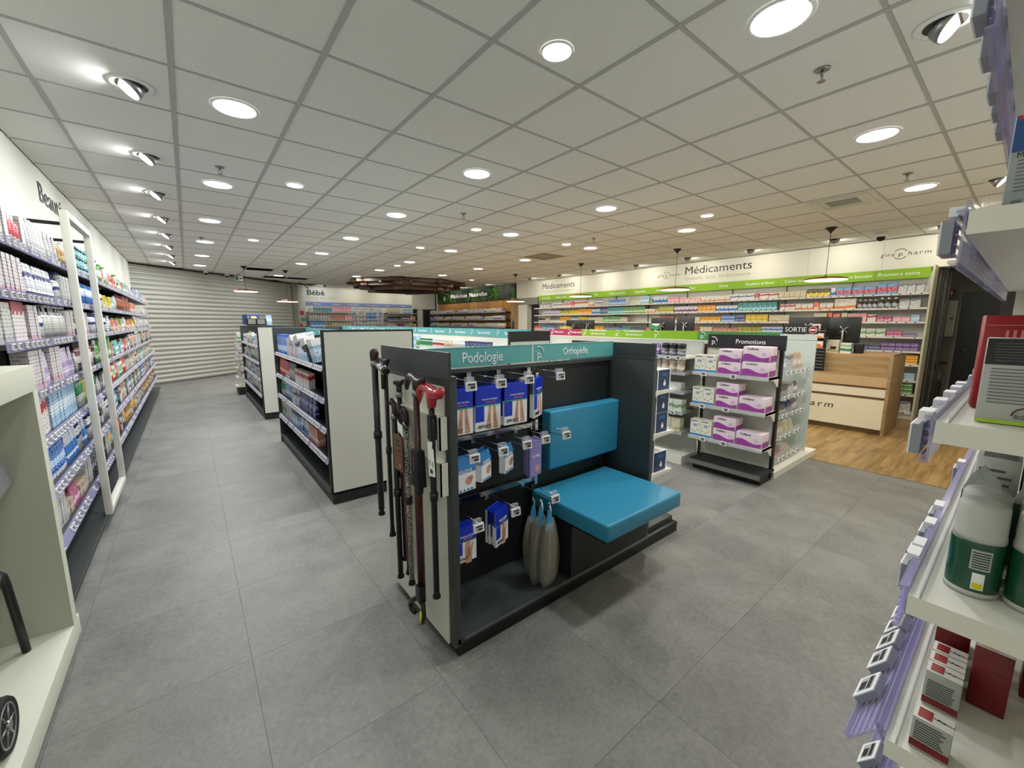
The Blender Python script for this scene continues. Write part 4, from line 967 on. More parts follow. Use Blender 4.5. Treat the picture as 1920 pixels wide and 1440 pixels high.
# walking canes on the left end panel ---------------------------------------
def derby(q, x, y, z, s, m, th=.011):
    """derby handle lying along y (towards +y is the beak)"""
    pts = [(x, y-.062*s, z+.006*s), (x, y-.045*s, z-.008*s), (x, y-.018*s, z-.012*s), (x, y+.012*s, z-.002*s), (x, y+.04*s, z+.004*s), (x, y+.062*s, z-.006*s), (x, y+.076*s, z-.032*s), (x, y+.078*s, z-.05*s)]
    q.tube(pts, [th*.7, th*1.15, th*1.35, th*1.25, th*1.25, th*1.15, th*.9, th*.5], m, 10)
    q.tube([(x, y-.005*s, z-.006*s), (x, y-.003*s, z-.05*s)], [th*1.5, th*.95], m, 10)
def pattern_mat(name, c1, c2, sc):
    if name in MC: return MC[name]
    m = bpy.data.materials.new(name); m.use_nodes = True; nt = m.node_tree; b = nt.nodes['Principled BSDF']
    tc = nt.nodes.new('ShaderNodeTexCoord'); v = nt.nodes.new('ShaderNodeTexVoronoi'); v.inputs['Scale'].default_value = sc; v.feature = 'DISTANCE_TO_EDGE'
    cr = nt.nodes.new('ShaderNodeValToRGB'); cr.color_ramp.interpolation = 'CONSTANT'; cr.color_ramp.elements[0].color = hexc(c1); cr.color_ramp.elements[1].position = .14; cr.color_ramp.elements[1].color = hexc(c2)
    nt.links.new(tc.outputs['Object'], v.inputs['Vector']); nt.links.new(v.outputs['Distance'], cr.inputs[0]); nt.links.new(cr.outputs[0], b.inputs['Base Color']); b.inputs['Roughness'].default_value = .3
    MC[name] = m; return m
REDPAT = pattern_mat('red_black_shaft', '1a0a0a', '5c1c1c', 160); PLAID = pattern_mat('plaid_shaft', 'b0b0a8', '161616', 110); FLOR = pattern_mat('floral_shaft', '8a3040', '18181c', 130)
def cane(lab, x, y, ztop, zbot, handle, hm, sm_, sr=.0085, foot=True, hs=1.15):
    sr *= 1.3
    t = thing('walking_cane', lab, 'walking cane', (x, y, zbot))
    q = MB()
    if handle == 'derby': derby(q, x, y, ztop-.012, hs, hm, .012*hs)
    elif handle == 'knob': q.lathe((x, y, ztop-.10), [(.011, 0), (.014, .03), (.02, .05), (.022, .08), (.016, .1)], hm, 12)
    elif handle == 'tee': q.tube([(x, y-.045, ztop), (x, y-.03, ztop-.012), (x, y, ztop-.018), (x, y+.045, ztop-.02)], [.007, .011, .014, .010], hm, 10); q.tube([(x, y, ztop-.015), (x, y, ztop-.085)], [.014, .011], hm, 10)
    elif handle == 'loop': q.tube([(x, y, ztop-.10), (x, y-.008, ztop-.05), (x, y, ztop-.012), (x, y+.02, ztop), (x, y+.03, ztop-.02)], [.011, .012, .012, .012, .01], hm, 10)
    q.build('handle', t)
    q = MB(); q.cyl((x, y, zbot+.03), (x, y, ztop-.055), sr, sm_, 12); q.cyl((x, y, (ztop+zbot)/2-.02), (x, y, (ztop+zbot)/2+.015), sr*1.35, BLACK, 12); q.build('shaft', t)
    MB().cyl((x, y, ztop-.085), (x, y, ztop-.058), sr*1.25, STEEL, 12).build('collar', t)
    if foot: q = MB(); q.lathe((x, y, zbot), [(.017, 0), (.016, .012), (.012, .018), (.0105, .05)], BLACKM, 14); q.build('rubber_foot', t)
    return t
xx = .74
cane('black crutch-like cane with brown knob, leftmost on the end panel', .70, 1.97, 1.335, .48, 'knob', BROWN, mat('gunmetal', '3b3d40', .35, metal=.6), .012)
cane('thin black cane with chrome-wrapped grip, second from the left', .73, 1.91, 1.29, .38, 'tee', BLACK, BLACK, .008)
t = cane('black folding cane with slim dark T handle', .745, 1.79, 1.20, .30, 'tee', BLACK, BLACK, .009)
cane('black cane ending in ribbed rubber foot beside the floral cane', .72, 1.80, 1.10, .21, 'loop', BROWN, BLACK, .010)
cane('red floral patterned folding cane', .735, 1.73, 1.06, .26, 'loop', BROWN, FLOR, .0085)
cane('black and silver plaid cane', .725, 1.68, 1.08, .235, 'loop', BLACK, PLAID, .0095)
cane('cane with dark brown derby handle and red patterned shaft', .715, 1.545, 1.245, .27, 'derby', BROWN, REDPAT, .0105, foot=False)
t = cane('cane with glossy red derby handle and black shaft', .725, 1.43, 1.215, .31, 'derby', RED, BLACK, .0095, hs=1.45)
q = MB(); q.tube([(.72, 1.43, 1.09), (.715, 1.40, 1.085), (.71, 1.385, 1.07), (.71, 1.395, .99), (.715, 1.41, .93), (.72, 1.42, .87)], .004, BLACKM, 6); q.box(.712, .738, 1.415, 1.445, 1.0, 1.10, BLACK); q.build('wrist_strap', t)
q = MB(); q.hexa([(.708, 1.385, .86), (.708, 1.435, .85), (.711, 1.435, .85), (.711, 1.385, .86), (.708, 1.40, 1.0), (.708, 1.44, .99), (.711, 1.44, .99), (.711, 1.40, 1.0)], WTXT); q.build('paper_tag', t)
q = MB(); q.box(.707, .7078, 1.395, 1.40, .90, .92, mat('tag_green', '3c8a4a', .5)); q.box(.707, .7078, 1.42, 1.425, .90, .92, MC['tag_green']); q.box(.707, .7078, 1.40, 1.42, .868, .885, BTXT); q.build('tag_print', t)
# chrome foil rolled grip
t = thing('wrapped_cane_grip', 'horizontal cane grip wrapped in shiny silver film at top left', 'walking cane', (.70, 1.88, 1.25))
q = MB(); q.cyl((.705, 1.935, 1.265), (.70, 1.835, 1.24), .021, mat('crinkled_silver', 'd0d0d4', .15, metal=.9, bump=.8, bscale=60), 12); q.build('film', t)
q = MB(); q.cyl((.70, 1.84, 1.242), (.70, 1.82, 1.236), .017, BLACK, 12); q.cyl((.705, 1.87, 1.25), (.705, 1.87, 1.15), .013, BLACK, 10); q.tube([(.70, 1.93, 1.28), (.69, 1.88, 1.30), (.70, 1.84, 1.27)], .006, BLACK, 6); q.build('grip', t)
# long reacher with jaws at the bottom
t = thing('reacher_grabber', 'black reacher grabber hanging jaws down, yellow pad inside', 'grabber', (.70, 1.56, .18))
q = MB(); q.cyl((.705, 1.55, .28), (.705, 1.55, .90), .009, REDPAT, 10); q.build('shaft', t)
q = MB(); q.box(.69, .72, 1.525, 1.565, .235, .31, BLACK); q.tube([(.705, 1.56, .245), (.70, 1.62, .20), (.70, 1.65, .165), (.70, 1.635, .14), (.70, 1.60, .15)], [.012, .011, .012, .011, .012], BLACK, 8); q.tube([(.705, 1.53, .24), (.70, 1.505, .19), (.70, 1.52, .145), (.70, 1.535, .13)], [.012, .009, .008, .006], BLACK, 8); q.build('jaws', t)
q = MB(); q.tube([(.698, 1.53, .195), (.696, 1.525, .16), (.698, 1.54, .135)], [.007, .009, .006], YELLOW, 8); q.build('pad', t)
t = thing('cane_sleeve', 'black fabric sleeve wrapped around the red patterned cane', 'sleeve', (.70, 1.54, .8))
MB().hexa([(.695, 1.51, .77), (.695, 1.585, .77), (.735, 1.585, .77), (.735, 1.51, .77), (.698, 1.515, .93), (.698, 1.58, .93), (.732, 1.58, .93), (.732, 1.515, .93)], BLACKM).build('sleeve', t, bevel=.004)
t = thing('kraft_label', 'brown kraft card label hanging among the black canes', 'label', (.695, 1.70, .85))
c = MB().hexa([(.690, 1.655, .80), (.690, 1.745, .80), (.692, 1.745, .80), (.692, 1.655, .80), (.690, 1.66, .965), (.690, 1.745, .965), (.692, 1.745, .965), (.692, 1.66, .965)], KRAFT).build('card', t)
q = MB(); q.box(.689, .690, 1.68, 1.72, .935, .943, BLACK); q.box(.689, .690, 1.67, 1.735, .915, .92, BROWN); q.box(.689, .690, 1.67, 1.73, .89, .893, BROWN); q.box(.689, .690, 1.67, 1.73, .87, .873, BROWN); q.lathe((.69, 1.68, .825), [(.009, 0), (.009, .001)], mat('pale_kraft', 'a58d68', .8), 12, (-1, 0, 0)); q.build('print', c)
t = thing('paper_tag', 'small white paper tag above the kraft label', 'label', (.70, 1.67, .99))
MB().hexa([(.694, 1.645, .965), (.694, 1.70, .985), (.6955, 1.70, .985), (.6955, 1.645, .965), (.694, 1.65, 1.01), (.694, 1.705, 1.03), (.6955, 1.705, 1.03), (.6955, 1.65, 1.01)], WTXT).build('card', t)
# white trays holding them
for k, (z0, z1) in enumerate(((.86, .965), (1.02, 1.13))):
    q = MB(); q.box(.735, .776, 1.40, 1.66, z0, z0+.004, WHITE) if 0 else None
z_tr = ((.76, .90), (.955, 1.09))
for k, (z0, z1) in enumerate(z_tr):
    q = MB(); q.box(.745, .776, 1.42, 1.9, z1-.012, z1-.004, WHITE); q.box(.742, .748, 1.40, 1.425, z0, z1, WHITE); q.box(.742, .776, 1.40, 1.406, z0, z1, WHITE); q.box(.768, .776, 1.42, 1.9, z0+.03, z1, PANEL); q.build('cane_rack', g1, center=True)

# ================================================================== ISLANDS G2, G3
def aisle_island(nm, y0, y1, lab, sign, zs):
    t = thing('display_island', lab, 'display unit', (1.16, (y0+y1)/2, 0))
    x0, x1, sp = .79, 1.53, 1.16
    MB().box(x0+.01, x1-.01, y0+.01, y1-.0, 0, .08, ANTHD).build('plinth', t)
    MB().box(x0, x1, y0+.03, y1-.03, .08, .105, ANTH).build('deck', t)
    q = MB(); q.box(x0-.003, x1+.003, y0, y0+.03, .10, 1.405, ANTHD); q.build('end_panel', t)
    MB().box(x0+.015, x1-.012, y0-.006, y0+.002, .105, 1.388, PANEL).build('end_cladding', t)
    MB().box(x0-.003, x1+.003, y1-.03, y1, 0, 1.40, ANTH).build('end_panel', t)
    MB().box(sp-.012, sp+.012, y0+.03, y1-.03, .1, 1.285, ANTHD).build('back_panel', t)
    q = MB(); q.box(sp-.016, sp-.010, y0+.03, y1-.03, 1.29, 1.385, TEAL); q.box(sp+.01, sp+.016, y0+.03, y1-.03, 1.29, 1.385, TEAL); q.box(sp-.016, sp+.016, y0+.03, y1-.03, 1.385, 1.39, TEALD); h = q.build('header_sign', t)
    F = Frame(sp-.017, y1, '-x')
    n_ = 3
    for k in range(n_):
        a = (y1-y0)*(k+.12)/n_
        if sign: F.text(sign, .045, a+.3, .0, 1.335, WTXT, h, width=.24); plogo(h, F, a+.62, .001, 1.335, .05)
    FF = Frame(sp-.012, y1, '-x')
    for i, z in enumerate(zs):
        shelf(FF, t, .035, (y1-y0)-.035, 0, .345, z, SHELFB, .5, pitch=.068, solo=(y0 < 4), lip=.01, hgt=.045)
    MB().box(x0+.4, x1+.0, y0+.03, y1-.03, .3, .315, WHITE).box(x0+.4, x1, y0+.03, y1-.03, .6, .615, WHITE).box(x0+.4, x1, y0+.03, y1-.03, .9, .915, WHITE).build('far_side_shelf', t)
    return t, FF
zs2 = (1.11, .855, .61, .36)
g2, F2 = aisle_island('g2', 3.33, 5.62, 'dark island with large off-white end panel and dental shelves behind the cane display', 'Main/Pied', zs2)
g3, F3 = aisle_island('g3', 7.03, 9.45, 'farther dark island with off-white end panel near the shutter', '', (1.11, .86, .61, .36))
L2 = [[('box', 'blue', .075, .22, 6, 1), ('gap', '', .15, 0, 0, 0), ('box', 'wh_pink', .09, .18, 6, 1), ('box', 'ltblue', .09, .2, 4, 1)],
      [('tube', 'coral', .05, .19, 7, 1), ('tube', 'red', .05, .18, 5, 1), ('bottle', 'grey_wh', .05, .18, 6, 1), ('box', 'wh_red', .05, .14, 12, 1)],
      [('bottle', 'green_wh', .07, .19, 4, 1), ('bottle', 'ltblue', .06, .19, 6, 1), ('pouch', 'wh_navy', .07, .18, 5, 1), ('pouch', 'navy', .07, .18, 10, 1)],
      [('box', 'sage', .06, .18, 5, 1), ('box', 'white', .05, .19, 6, 1), ('box', 'ltblue', .07, .12, 5, 1), ('pouch', 'blue_wh', .08, .13, 5, 1), ('box', 'salmon', .06, .15, 6, 1)]]
for i, (z, seq) in enumerate(zip(zs2, L2)):
    row(F2, f"{('top','second','third','lowest')[i]} white-ended-island shelf", 'g2', z, .05, 2.22, .33, .22, seq, 'oral_care', 'dental product', order='from far end')
for i, z in enumerate((1.11, .86, .61, .36)):
    row(F3, f"{('top','second','third','lowest')[i]} farther-island shelf", 'g3', z, .05, 2.34, .33, .21, seqgen([('bottle', 'white', .07, .19, 3, 1), ('bottle', 'wh_grn', .08, .2, 2, 1), ('box', 'white', .08, .16, 3, 1), ('box', 'ltblue', .08, .15, 3, 1), ('box', 'wh_navy', .09, .14, 3, 1)]), 'hygiene', 'toiletry', order='from far end')
# leaning big gift boxes on G2 top shelf
for k, (a, dz, tl, sx, lab) in enumerate(((.95, 0, -.5, .22, 'white and blue dental gift box tilted on its side'), (1.25, .02, -.35, .2, 'patterned white dental box leaning forward'), (1.55, .0, -.3, .2, 'black-backed dental display box leaning forward'), (1.8, 0, -.15, .18, 'pale blue toothbrush display box beside white end panel'))):
    p = F2.p(a, .22, 1.135+dz); t = thing('display_box', lab, 'box', p)
    m1 = (MC['pack_wh_pink'], MC['pack_wh_navy'], BLACK, MC['pack_ltblue'])[k]
    q = MB(); q.box(p.x-.09, p.x+.06, p.y-sx/2, p.y+sx/2, p.z, p.z+.2, m1); q.build('carton', t, uvprint=True)
    q = MB(); q.box(p.x-.092, p.x+.0, p.y-sx/2-.002, p.y+sx/2+.002, p.z+.14, p.z+.202, mat('print_white', 'e8e6e2', .4)); q.build('flap', t)
    t.rotation_euler = (tl*.5, -.2, 0)
# display stand on G3 and acrylic stand by the shutter
t = thing('leaflet_holder', 'small black leaflet holder with blue cards standing on the farther island', 'leaflet holder', (1.0, 9.2, 1.4))
MB().box(.88, 1.2, 9.15, 9.2, 1.405, 1.53, BLACK).box(.90, 1.02, 9.12, 9.145, 1.43, 1.52, mat('grey_screen', '7c8078', .4)).box(1.05, 1.17, 9.12, 9.145, 1.43, 1.52, MC['grey_screen']).build('stand', t)
MB().box(.82, .90, 9.2, 9.21, 1.42, 1.61, NAVY).box(1.2, 1.3, 9.2, 9.21, 1.42, 1.60, MC['pack_ltblue']).box(.93, 1.1, 9.22, 9.23, 1.42, 1.61, mat('indigo_card', '4a4f9a', .5)).build('card', t, uvprint=True)
q = MB(); q.lathe((1.0, 9.2, 1.53), [(.06, 0), (.05, .03), (.02, .05)], mat('cream_ball', 'd8cc90', .5), 10); q.build('ornament', t)
t = thing('acrylic_stand', 'tall clear acrylic display stand beyond the farther island', 'display stand', (.93, 10.1, 0))
MB().box(.70, 1.15, 9.85, 10.3, 0, .1, ANTHD).build('base', t)
for k in range(6):
    z = .16+k*.19; w_ = .26-.015*k
    q = MB(); q.box(.93-w_, .93+w_*.8, 9.85, 10.3, z, z+.008, WHITE); q.box(.93-w_, .93-w_+.006, 9.85, 10.3, z, z+.05, CLEARN); q.build('tray', t)
    for j in range(4):
        tt = thing('sample_bottle', f"small white bottle on tray {['one','two','three','four','five','six'][k]} of acrylic stand, {ordn(j+1)} from the aisle end", 'bottle', (0, 0, 0), None) if 0 else None
row(Frame(.93, 10.3, '-x'), 'top tray of acrylic stand', 'acr', .168+5*.19, 0, .42, .16, .2, seqgen([('bottle', 'white', .06, .15, 2, 1), ('box', 'wh_grn', .05, .14, 2, 1)]), 'hygiene', 'toiletry', order='from far end')
for k in range(1, 5):
    row(Frame(.93, 10.3, '-x'), f"{['','second','third','fourth','fifth'][k]} tray of acrylic stand", 'acr', .168+k*.19, 0, .42, .2, .15, seqgen([('bottle', 'white', .05, .13, 2, 1), ('box', 'white', .05, .12, 2, 1)]), 'hygiene', 'toiletry', order='from far end')

# ================================================================== BUCCO-DENTAIRE ISLAND (column B)
t = thing('display_island', 'long dark island with teal bucco-dentaire header behind the foot-care island', 'display unit', (2.9, 7, 0))
bx0, bx1, bsp, by0, by1 = 2.60, 3.17, 2.9, 3.33, 10.2
MB().box(bx0, bx1, by0, by1, 0, .09, ANTHD).build('plinth', t)
MB().box(bx0-.003, bx1+.003, by0, by0+.03, .09, 1.372, ANTHD).build('end_panel', t)
MB().box(bx0+.01, bx1-.01, by0-.006, by0, .10, 1.262, PANEL).build('end_cladding', t)
MB().box(bx0-.003, bx1+.003, by1-.03, by1, 0, 1.372, ANTH).build('end_panel', t)
MB().box(bsp-.01, bsp+.01, by0+.03, by1-.03, .09, 1.3, WHITE).build('back_panel', t)
q = MB(); q.box(bsp-.016, bsp-.011, by0+.03, by1-.03, 1.292, 1.385, TEAL); q.box(bsp-.018, bsp-.009, by0+.03, by1-.03, 1.385, 1.39, TEALD); q.box(bsp+.011, bsp+.016, by0+.03, by1-.03, 1.292, 1.385, TEAL); h = q.build('header_sign', t)
FB = Frame(bsp-.017, by1, '-x')
for k in range(11):
    yb = 3.93+.565*k
    FB.text('Bucco-dentaire', .05, by1-(yb-.28), 0, 1.338, WTXT, h, width=.27); plogo(h, FB, by1-yb, .001, 1.338, .05)
FBs = Frame(bsp-.01, by1, '-x')
for i, z in enumerate((1.09, .83, .57, .31)):
    shelf(FBs, t, .035, by1-by0-.035, 0, .28, z, WHITE, .2, pitch=.1, solo=False)
row(FBs, 'bucco-dentaire island', 'b', 1.09, .06, 6.8, .25, .185, [('box', 'white', .07, .15, 8, 1), ('tube', 'pinkpk', .06, .15, 8, 1), ('box', 'ltblue', .07, .15, 8, 1), ('bottle', 'wh_grn', .06, .17, 8, 1), ('box', 'white', .08, .14, 8, 1), ('bottle', 'maroon', .05, .17, 8, 1), ('pouch', 'lilac', .06, .17, 6, 1), ('bottle', 'dkteal', .06, .18, 4, 1), ('bottle', 'gold', .06, .17, 3, 1), ('box', 'blue_wh', .08, .17, 4, 1), ('box', 'ltblue', .09, .18, 2, 1),
    ('bottle', 'green', .05, .15, 2, 1), ('can', 'green_wh', .05, .15, 8, 1), ('can', 'wh_red', .05, .15, 6, 1), ('bottle', 'beige', .05, .14, 5, 1), ('bottle', 'white', .05, .15, 6, 1), ('box', 'navy', .09, .15, 2, 1), ('box', 'navy', .09, .15, 3, 1)], 'dental', 'dental product', order='from far end')

# ================================================================== SUPPLEMENTS ISLAND (column D) + PROMOTIONS
t = thing('display_island', 'white supplement shelving island with pink and green headers', 'display unit', (4.2, 3.2, 0))
dx, dy0, dy1 = 4.2, 2.1, 4.4
MB().box(3.9, 4.6, dy0, dy1, 0, .09, WHITE).build('plinth', t)
MB().box(dx-.012, dx+.012, dy0, dy1, .09, 1.29, mat('light_grey_panel', 'c2c4bc', .5)).build('back_panel', t)
MB().box(dx+.0, dx+.25, dy1, dy1+.02, .0, 1.28, PANEL).box(3.92, dx, dy1, dy1+.02, 0, 1.26, PANEL).build('end_panel', t)
FD = Frame(dx-.012, dy1, '-x')
seps = (4.37, 4.04, 3.75, 3.238, 2.69, 2.163)
hs = []
edges = (4.40, 4.06, 3.775, 3.24, 2.70, 2.163, 1.40)
for k in range(6):
    ya, yb = edges[k], edges[k+1]; m = PINK if k < 2 or 0 else (GREEN if k < 5 else GREEND)
    if k == 2: m = GREEN
    if k == 0: m = PINK
    q = MB(); q.box(dx-.018, dx-.012, yb, ya, 1.285, 1.378, m); q.box(dx-.02, dx+.0, yb, ya, 1.275, 1.285, WHITE); h = q.build('header_sign', t)
    hs.append(h)
    plogo(h, Frame(dx-.0185, dy1, '-x'), dy1-ya+.05, .001, 1.328, .06)
FH = Frame(dx-.0185, dy1, '-x')
FH.text('Libre-accès', .04, dy1-4.21, 0, 1.335, WTXT, hs[0], width=.17)
FH.text('Demandez conseil', .04, dy1-3.88, 0, 1.335, WTXT, hs[1], width=.0+.2)
FH.text('Compléments\nalimentaires', .042, dy1-3.49, 0, 1.345, WTXT, hs[2], width=.27)
FH.text('Compléments\nalimentaires', .042, dy1-2.95, 0, 1.345, WTXT, hs[3], width=.27)
zd = (1.135, .98-.0, .775, .565, .37)
zd = (1.125, .965, .77, .555, .35)
for i, z in enumerate(zd):
    shelf(FD, t, .01, dy1-dy0-.01, 0, .30, z, mat('grey_shelf', '8f9290', .4) if i else WHITE, .0, pitch=.11, solo=False, railm=CLEARN, hgt=.03, tagp=.6)
DD = [[('box', 'coral', .2, .03, 3, 2), ('gap', '', .3, 0, 0, 0), ('box', 'navy', .085, .11, 3, 1), ('box', 'teal', .085, .11, 2, 1), ('box', 'ltblue', .05, .1, 2, 1), ('pouch', 'purple', .12, .12, 1, 1), ('jar', 'dkgrey', .09, .13, 3, 1)],
      [('box', 'teal', .14, .06, 3, 1), ('box', 'teal', .14, .06, 3, 1), ('jar', 'teal', .09, .06, 3, 1), ('box', 'white', .06, .07, 2, 1), ('box', 'purple', .09, .1, 4, 1), ('jar', 'beige', .085, .13, 5, 1)],
      [('box', 'white', .14, .09, 4, 1), ('box', 'yellow', .1, .15, 2, 1), ('box', 'blue_wh', .1, .15, 2, 1), ('gap', '', .1, 0, 0, 0), ('box', 'white', .16, .08, 2, 1), ('box', 'white', .14, .08, 2, 1)],
      [('box', 'sage', .09, .13, 4, 1), ('box', 'green_wh', .09, .13, 6, 1), ('jar', 'cream', .09, .12, 4, 1), ('box', 'sage', .1, .12, 5, 1)],
      [('box', 'amber_wh', .09, .14, 5, 1), ('box', 'brown', .09, .12, 3, 1), ('box', 'sage', .1, .13, 4, 1), ('box', 'cream', .1, .13, 4, 1)]]
for i, (z, seq) in enumerate(zip(zd, DD)):
    tot = sum((q_[2]*q_[4] if q_[0] != 'gap' else q_[2])+.012 for q_ in seq)
    row(FD, f"{('top','second','third','fourth','lowest')[i]} supplement-island shelf", 'd', z, max(.03, dy1-dy0-.02-tot), dy1-dy0+.02, .27, (.16, .15, .18, .18, .17)[i], seq, 'supplement', 'supplement', order='from far end')

pr = thing('promotion_stand', 'white Promotions stand with black header and black base step', 'display unit', (4.25, 1.75, 0))
py0, py1 = 1.37, 2.06
q = MB(); q.box(4.18, 4.21, py0, py1, .1, 1.21, PANEL); q.build('back_panel', pr)
for y in (py0, py1): MB().box(4.165, 4.21, y-.012, y+.012, .02, 1.25, BLACK).build('upright', pr, center=True)
q = MB(); q.box(4.148, 4.166, 1.335, 2.03, 1.215, 1.35, SIGNB); h = q.build('header_sign', pr)
FP = Frame(4.147, 2.03, '-x')
FP.text('Promotions', .06, .40, 0, 1.285, WTXT, h, width=.26); plogo(h, FP, .055, .001, 1.278, .065)
q = MB(); q.box(3.87, 4.2, 1.345, 2.02, .085, .105, ANTHD); q.box(3.86, 3.872, 1.345, 2.03, .07, .112, STEEL); q.build('base_step', pr)
MB().box(3.95, 4.225, 1.37, 2.0, 0, .085, BLACK).build('plinth', pr)
FQ = Frame(4.18, py1, '-x')
zp = (.985, .665, .335)
for z in zp:
    b = shelf(FQ, pr, .0, py1-py0, 0, .25, z, WHITE, 0, pitch=.22, solo=True, railm=CLEARN, hgt=.03, ts=1.1, tagp=1)
    q = MB(); q.prism([FQ.p(py1-py0-.004, 0, z-.11), FQ.p(py1-py0-.004, .05, z-.09), FQ.p(py1-py0-.004, .12, z-.035), FQ.p(py1-py0-.004, .245, z-.02), FQ.p(py1-py0-.004, .245, z), FQ.p(py1-py0-.004, 0, z)], 0, (0, -.004, 0), WHITE); q.build('bracket', b)
PURP = mat('purple_wave_print', '9c3f9c', .4); PINKW = mat('pale_pink_pack', 'e9d6de', .4)
def confi(a, z, w_, h_, lab, grp):
    n1 = .235; p = FQ.p(a+w_/2, n1, z); t = thing('incontinence_pack', lab, 'package', p, None)
    q = MB(); FQ.box(q, a, a+w_, n1-.16, n1, z, z+h_, PINKW); c = q.build('pack', t, bevel=.008, bseg=2)
    q = MB(); n_ = 10; vs = []
    for side in range(n_+1):
        u = side/n_; hh = h_*(.38+.13*math.sin(u*5.5+.6)); vs += [FQ.p(a+.005+u*(w_-.01), n1+.0012, z+.004), FQ.p(a+.005+u*(w_-.01), n1+.0012, z+hh)]
    q.add(vs, [(2*k, 2*k+2, 2*k+3, 2*k+1) for k in range(n_)], PURP); FQ.box(q, a+w_-.001, a+w_+.0015, n1-.15, n1-.01, z+.005, z+h_*.42, PURP); q.build('wave_print', c)
    FQ.text('Confiance', .03, a+w_*.36, n1+.0015, z+h_*.84, BTXT, c, width=w_*.42)
    q = MB(); q.lathe(FQ.p(a+w_*.78, n1, z+h_*.5), [(.016, 0), (.016, .003)], mat('pale_circle', 'd8b8dc', .4), 14, (-1, 0, 0)); q.build('round_print', c)
    return t
def whbox(a, z, lab):
    n1 = .235; w_, h_ = .105, .165; t = thing('treatment_box', lab, 'box', FQ.p(a+w_/2, n1, z))
    q = MB(); FQ.box(q, a, a+w_, n1-.1, n1, z, z+h_, mat('pack_ivory', 'e6e3d2', .45)); c = q.build('carton', t)
    q = MB(); FQ.box(q, a, a+w_, n1, n1+.001, z+.002, z+.02, BLUEM); FQ.box(q, a+.01, a+w_*.7, n1, n1+.001, z+.145, z+.152, BTXT); q.build('blue_band', c)
    FQ.text('100', .035, a+w_*.45, n1+.001, z+.105, BLUEM, c, width=.035)
    q = MB()
    for k, (u, v) in enumerate(((.02, .05), (.08, .06), (.05, .04), (.085, .12))): q.lathe(FQ.p(a+u, n1, z+v), [(.007, 0), (.007, .001)], (SAGE_ := mat('print_sage', '8a9c78', .5)), 8, (-1, 0, 0))
    q.build('printed_leaf', c)
nmz = ('top', 'middle', 'bottom')
for i, z in enumerate(zp):
    for k in range(2): whbox(.01+k*.108, z+.002, f"ivory and blue treatment box, {('far','near')[k]} one of the pair on the {nmz[i]} promotions shelf")
    for lv in range(2): confi(.24, z+.002+lv*.118, .205, .115, f"purple and pink pack, {('lower','upper')[lv]} of the middle stack on the {nmz[i]} promotions shelf", 0)
    for lv in range(2 if i == 0 else 1): confi(.455, z+.002+lv*.135, .225, .132, f"larger purple and pink pack, {('lower','upper')[lv] if i == 0 else 'single'} at the right on the {nmz[i]} promotions shelf", 0)

# side unit facing the camera, with plate
su = thing('side_display', 'white side display with clear shelves of small goods and SORTIE sign', 'display unit', (4.9, 1.55, 0))
MB().box(4.23, 5.43, 1.35, 2.05, 0, .06, WHITE).build('base_plate', su)
CWP = mat('cool_white_panel', 'cdd6cf', .4)
MB().box(4.23, 5.25, 1.80, 1.82, .06, 1.2, CWP).build('back_panel', su)
MB().box(5.25, 5.275, 1.41, 2.0, .06, 1.275, CWP).build('side_panel', su); MB().box(5.25, 5.275, 1.41, 2.0, 1.279, 1.34, CWP).build('side_panel', su)
q = MB(); q.box(5.245, 5.262, 1.405, 1.735, 1.345, 1.435, ANTHD); h = q.build('exit_sign', su)
FSO = Frame(5.2445, 1.735, '-x')
FSO.text('SORTIE', .072, .125, 0, 1.39, WTXT, h, width=.20)
q = MB(); q.lathe(FSO.p(.285, 0, 1.39), [(.038, 0), (.038, .002)], WTXT, 28, (-1, 0, 0)); q.lathe(FSO.p(.285, .002, 1.39), [(.034, 0), (.034, .002)], SIGNRED, 28, (-1, 0, 0)); FSO.box(q, .26, .31, .004, .006, 1.383, 1.398, WTXT); q.build('no_entry_mark', h)
FS = Frame(4.40, 1.54, '-y')
for i, (z, wd) in enumerate(((.995, .80), (.745, .80), (.565, .78), (.345, .76), (.12, .80))):
    b = shelf(FS, su, .02, wd, 0, .11, z, GLASS, .15, pitch=.13, railm=CLEARN, hgt=.03, th=.006, tagp=1, name='acrylic_shelf')
    q = MB(); FS.box(q, .02, wd, .11, .113, z, z+.05, CLEARN); q.build('front_lip', b)
items = [[('pouch', 'ltblue', .12, .14, 1, 1), ('box', 'grey_wh', .16, .15, 1, 1), ('pouch', 'beige', .14, .17, 2, 1)], [('box', 'dkgrey', .1, .12, 2, 1), ('box', 'grey_wh', .18, .12, 1, 1), ('pouch', 'maroon', .1, .12, 1, 1)],
         [('pouch', 'dkgrey', .12, .09, 2, 1), ('box', 'navy', .12, .1, 1, 1), ('pouch', 'maroon', .18, .12, 1, 1)], [('pouch', 'beige', .12, .14, 2, 1), ('pouch', 'cream', .12, .13, 2, 1)], [('box', 'salmon', .14, .05, 1, 1), ('box', 'wh_pink', .16, .06, 1, 2), ('pouch', 'beige', .14, .1, 1, 1)]]
for i, (z, seq) in enumerate(zip((.995, .745, .565, .345, .12), items)):
    row(FS, f"{('top','second','third','fourth','lowest')[i]} shelf under SORTIE", 's', z, .05, .66, .10, .2, seq, 'accessory', 'accessory')

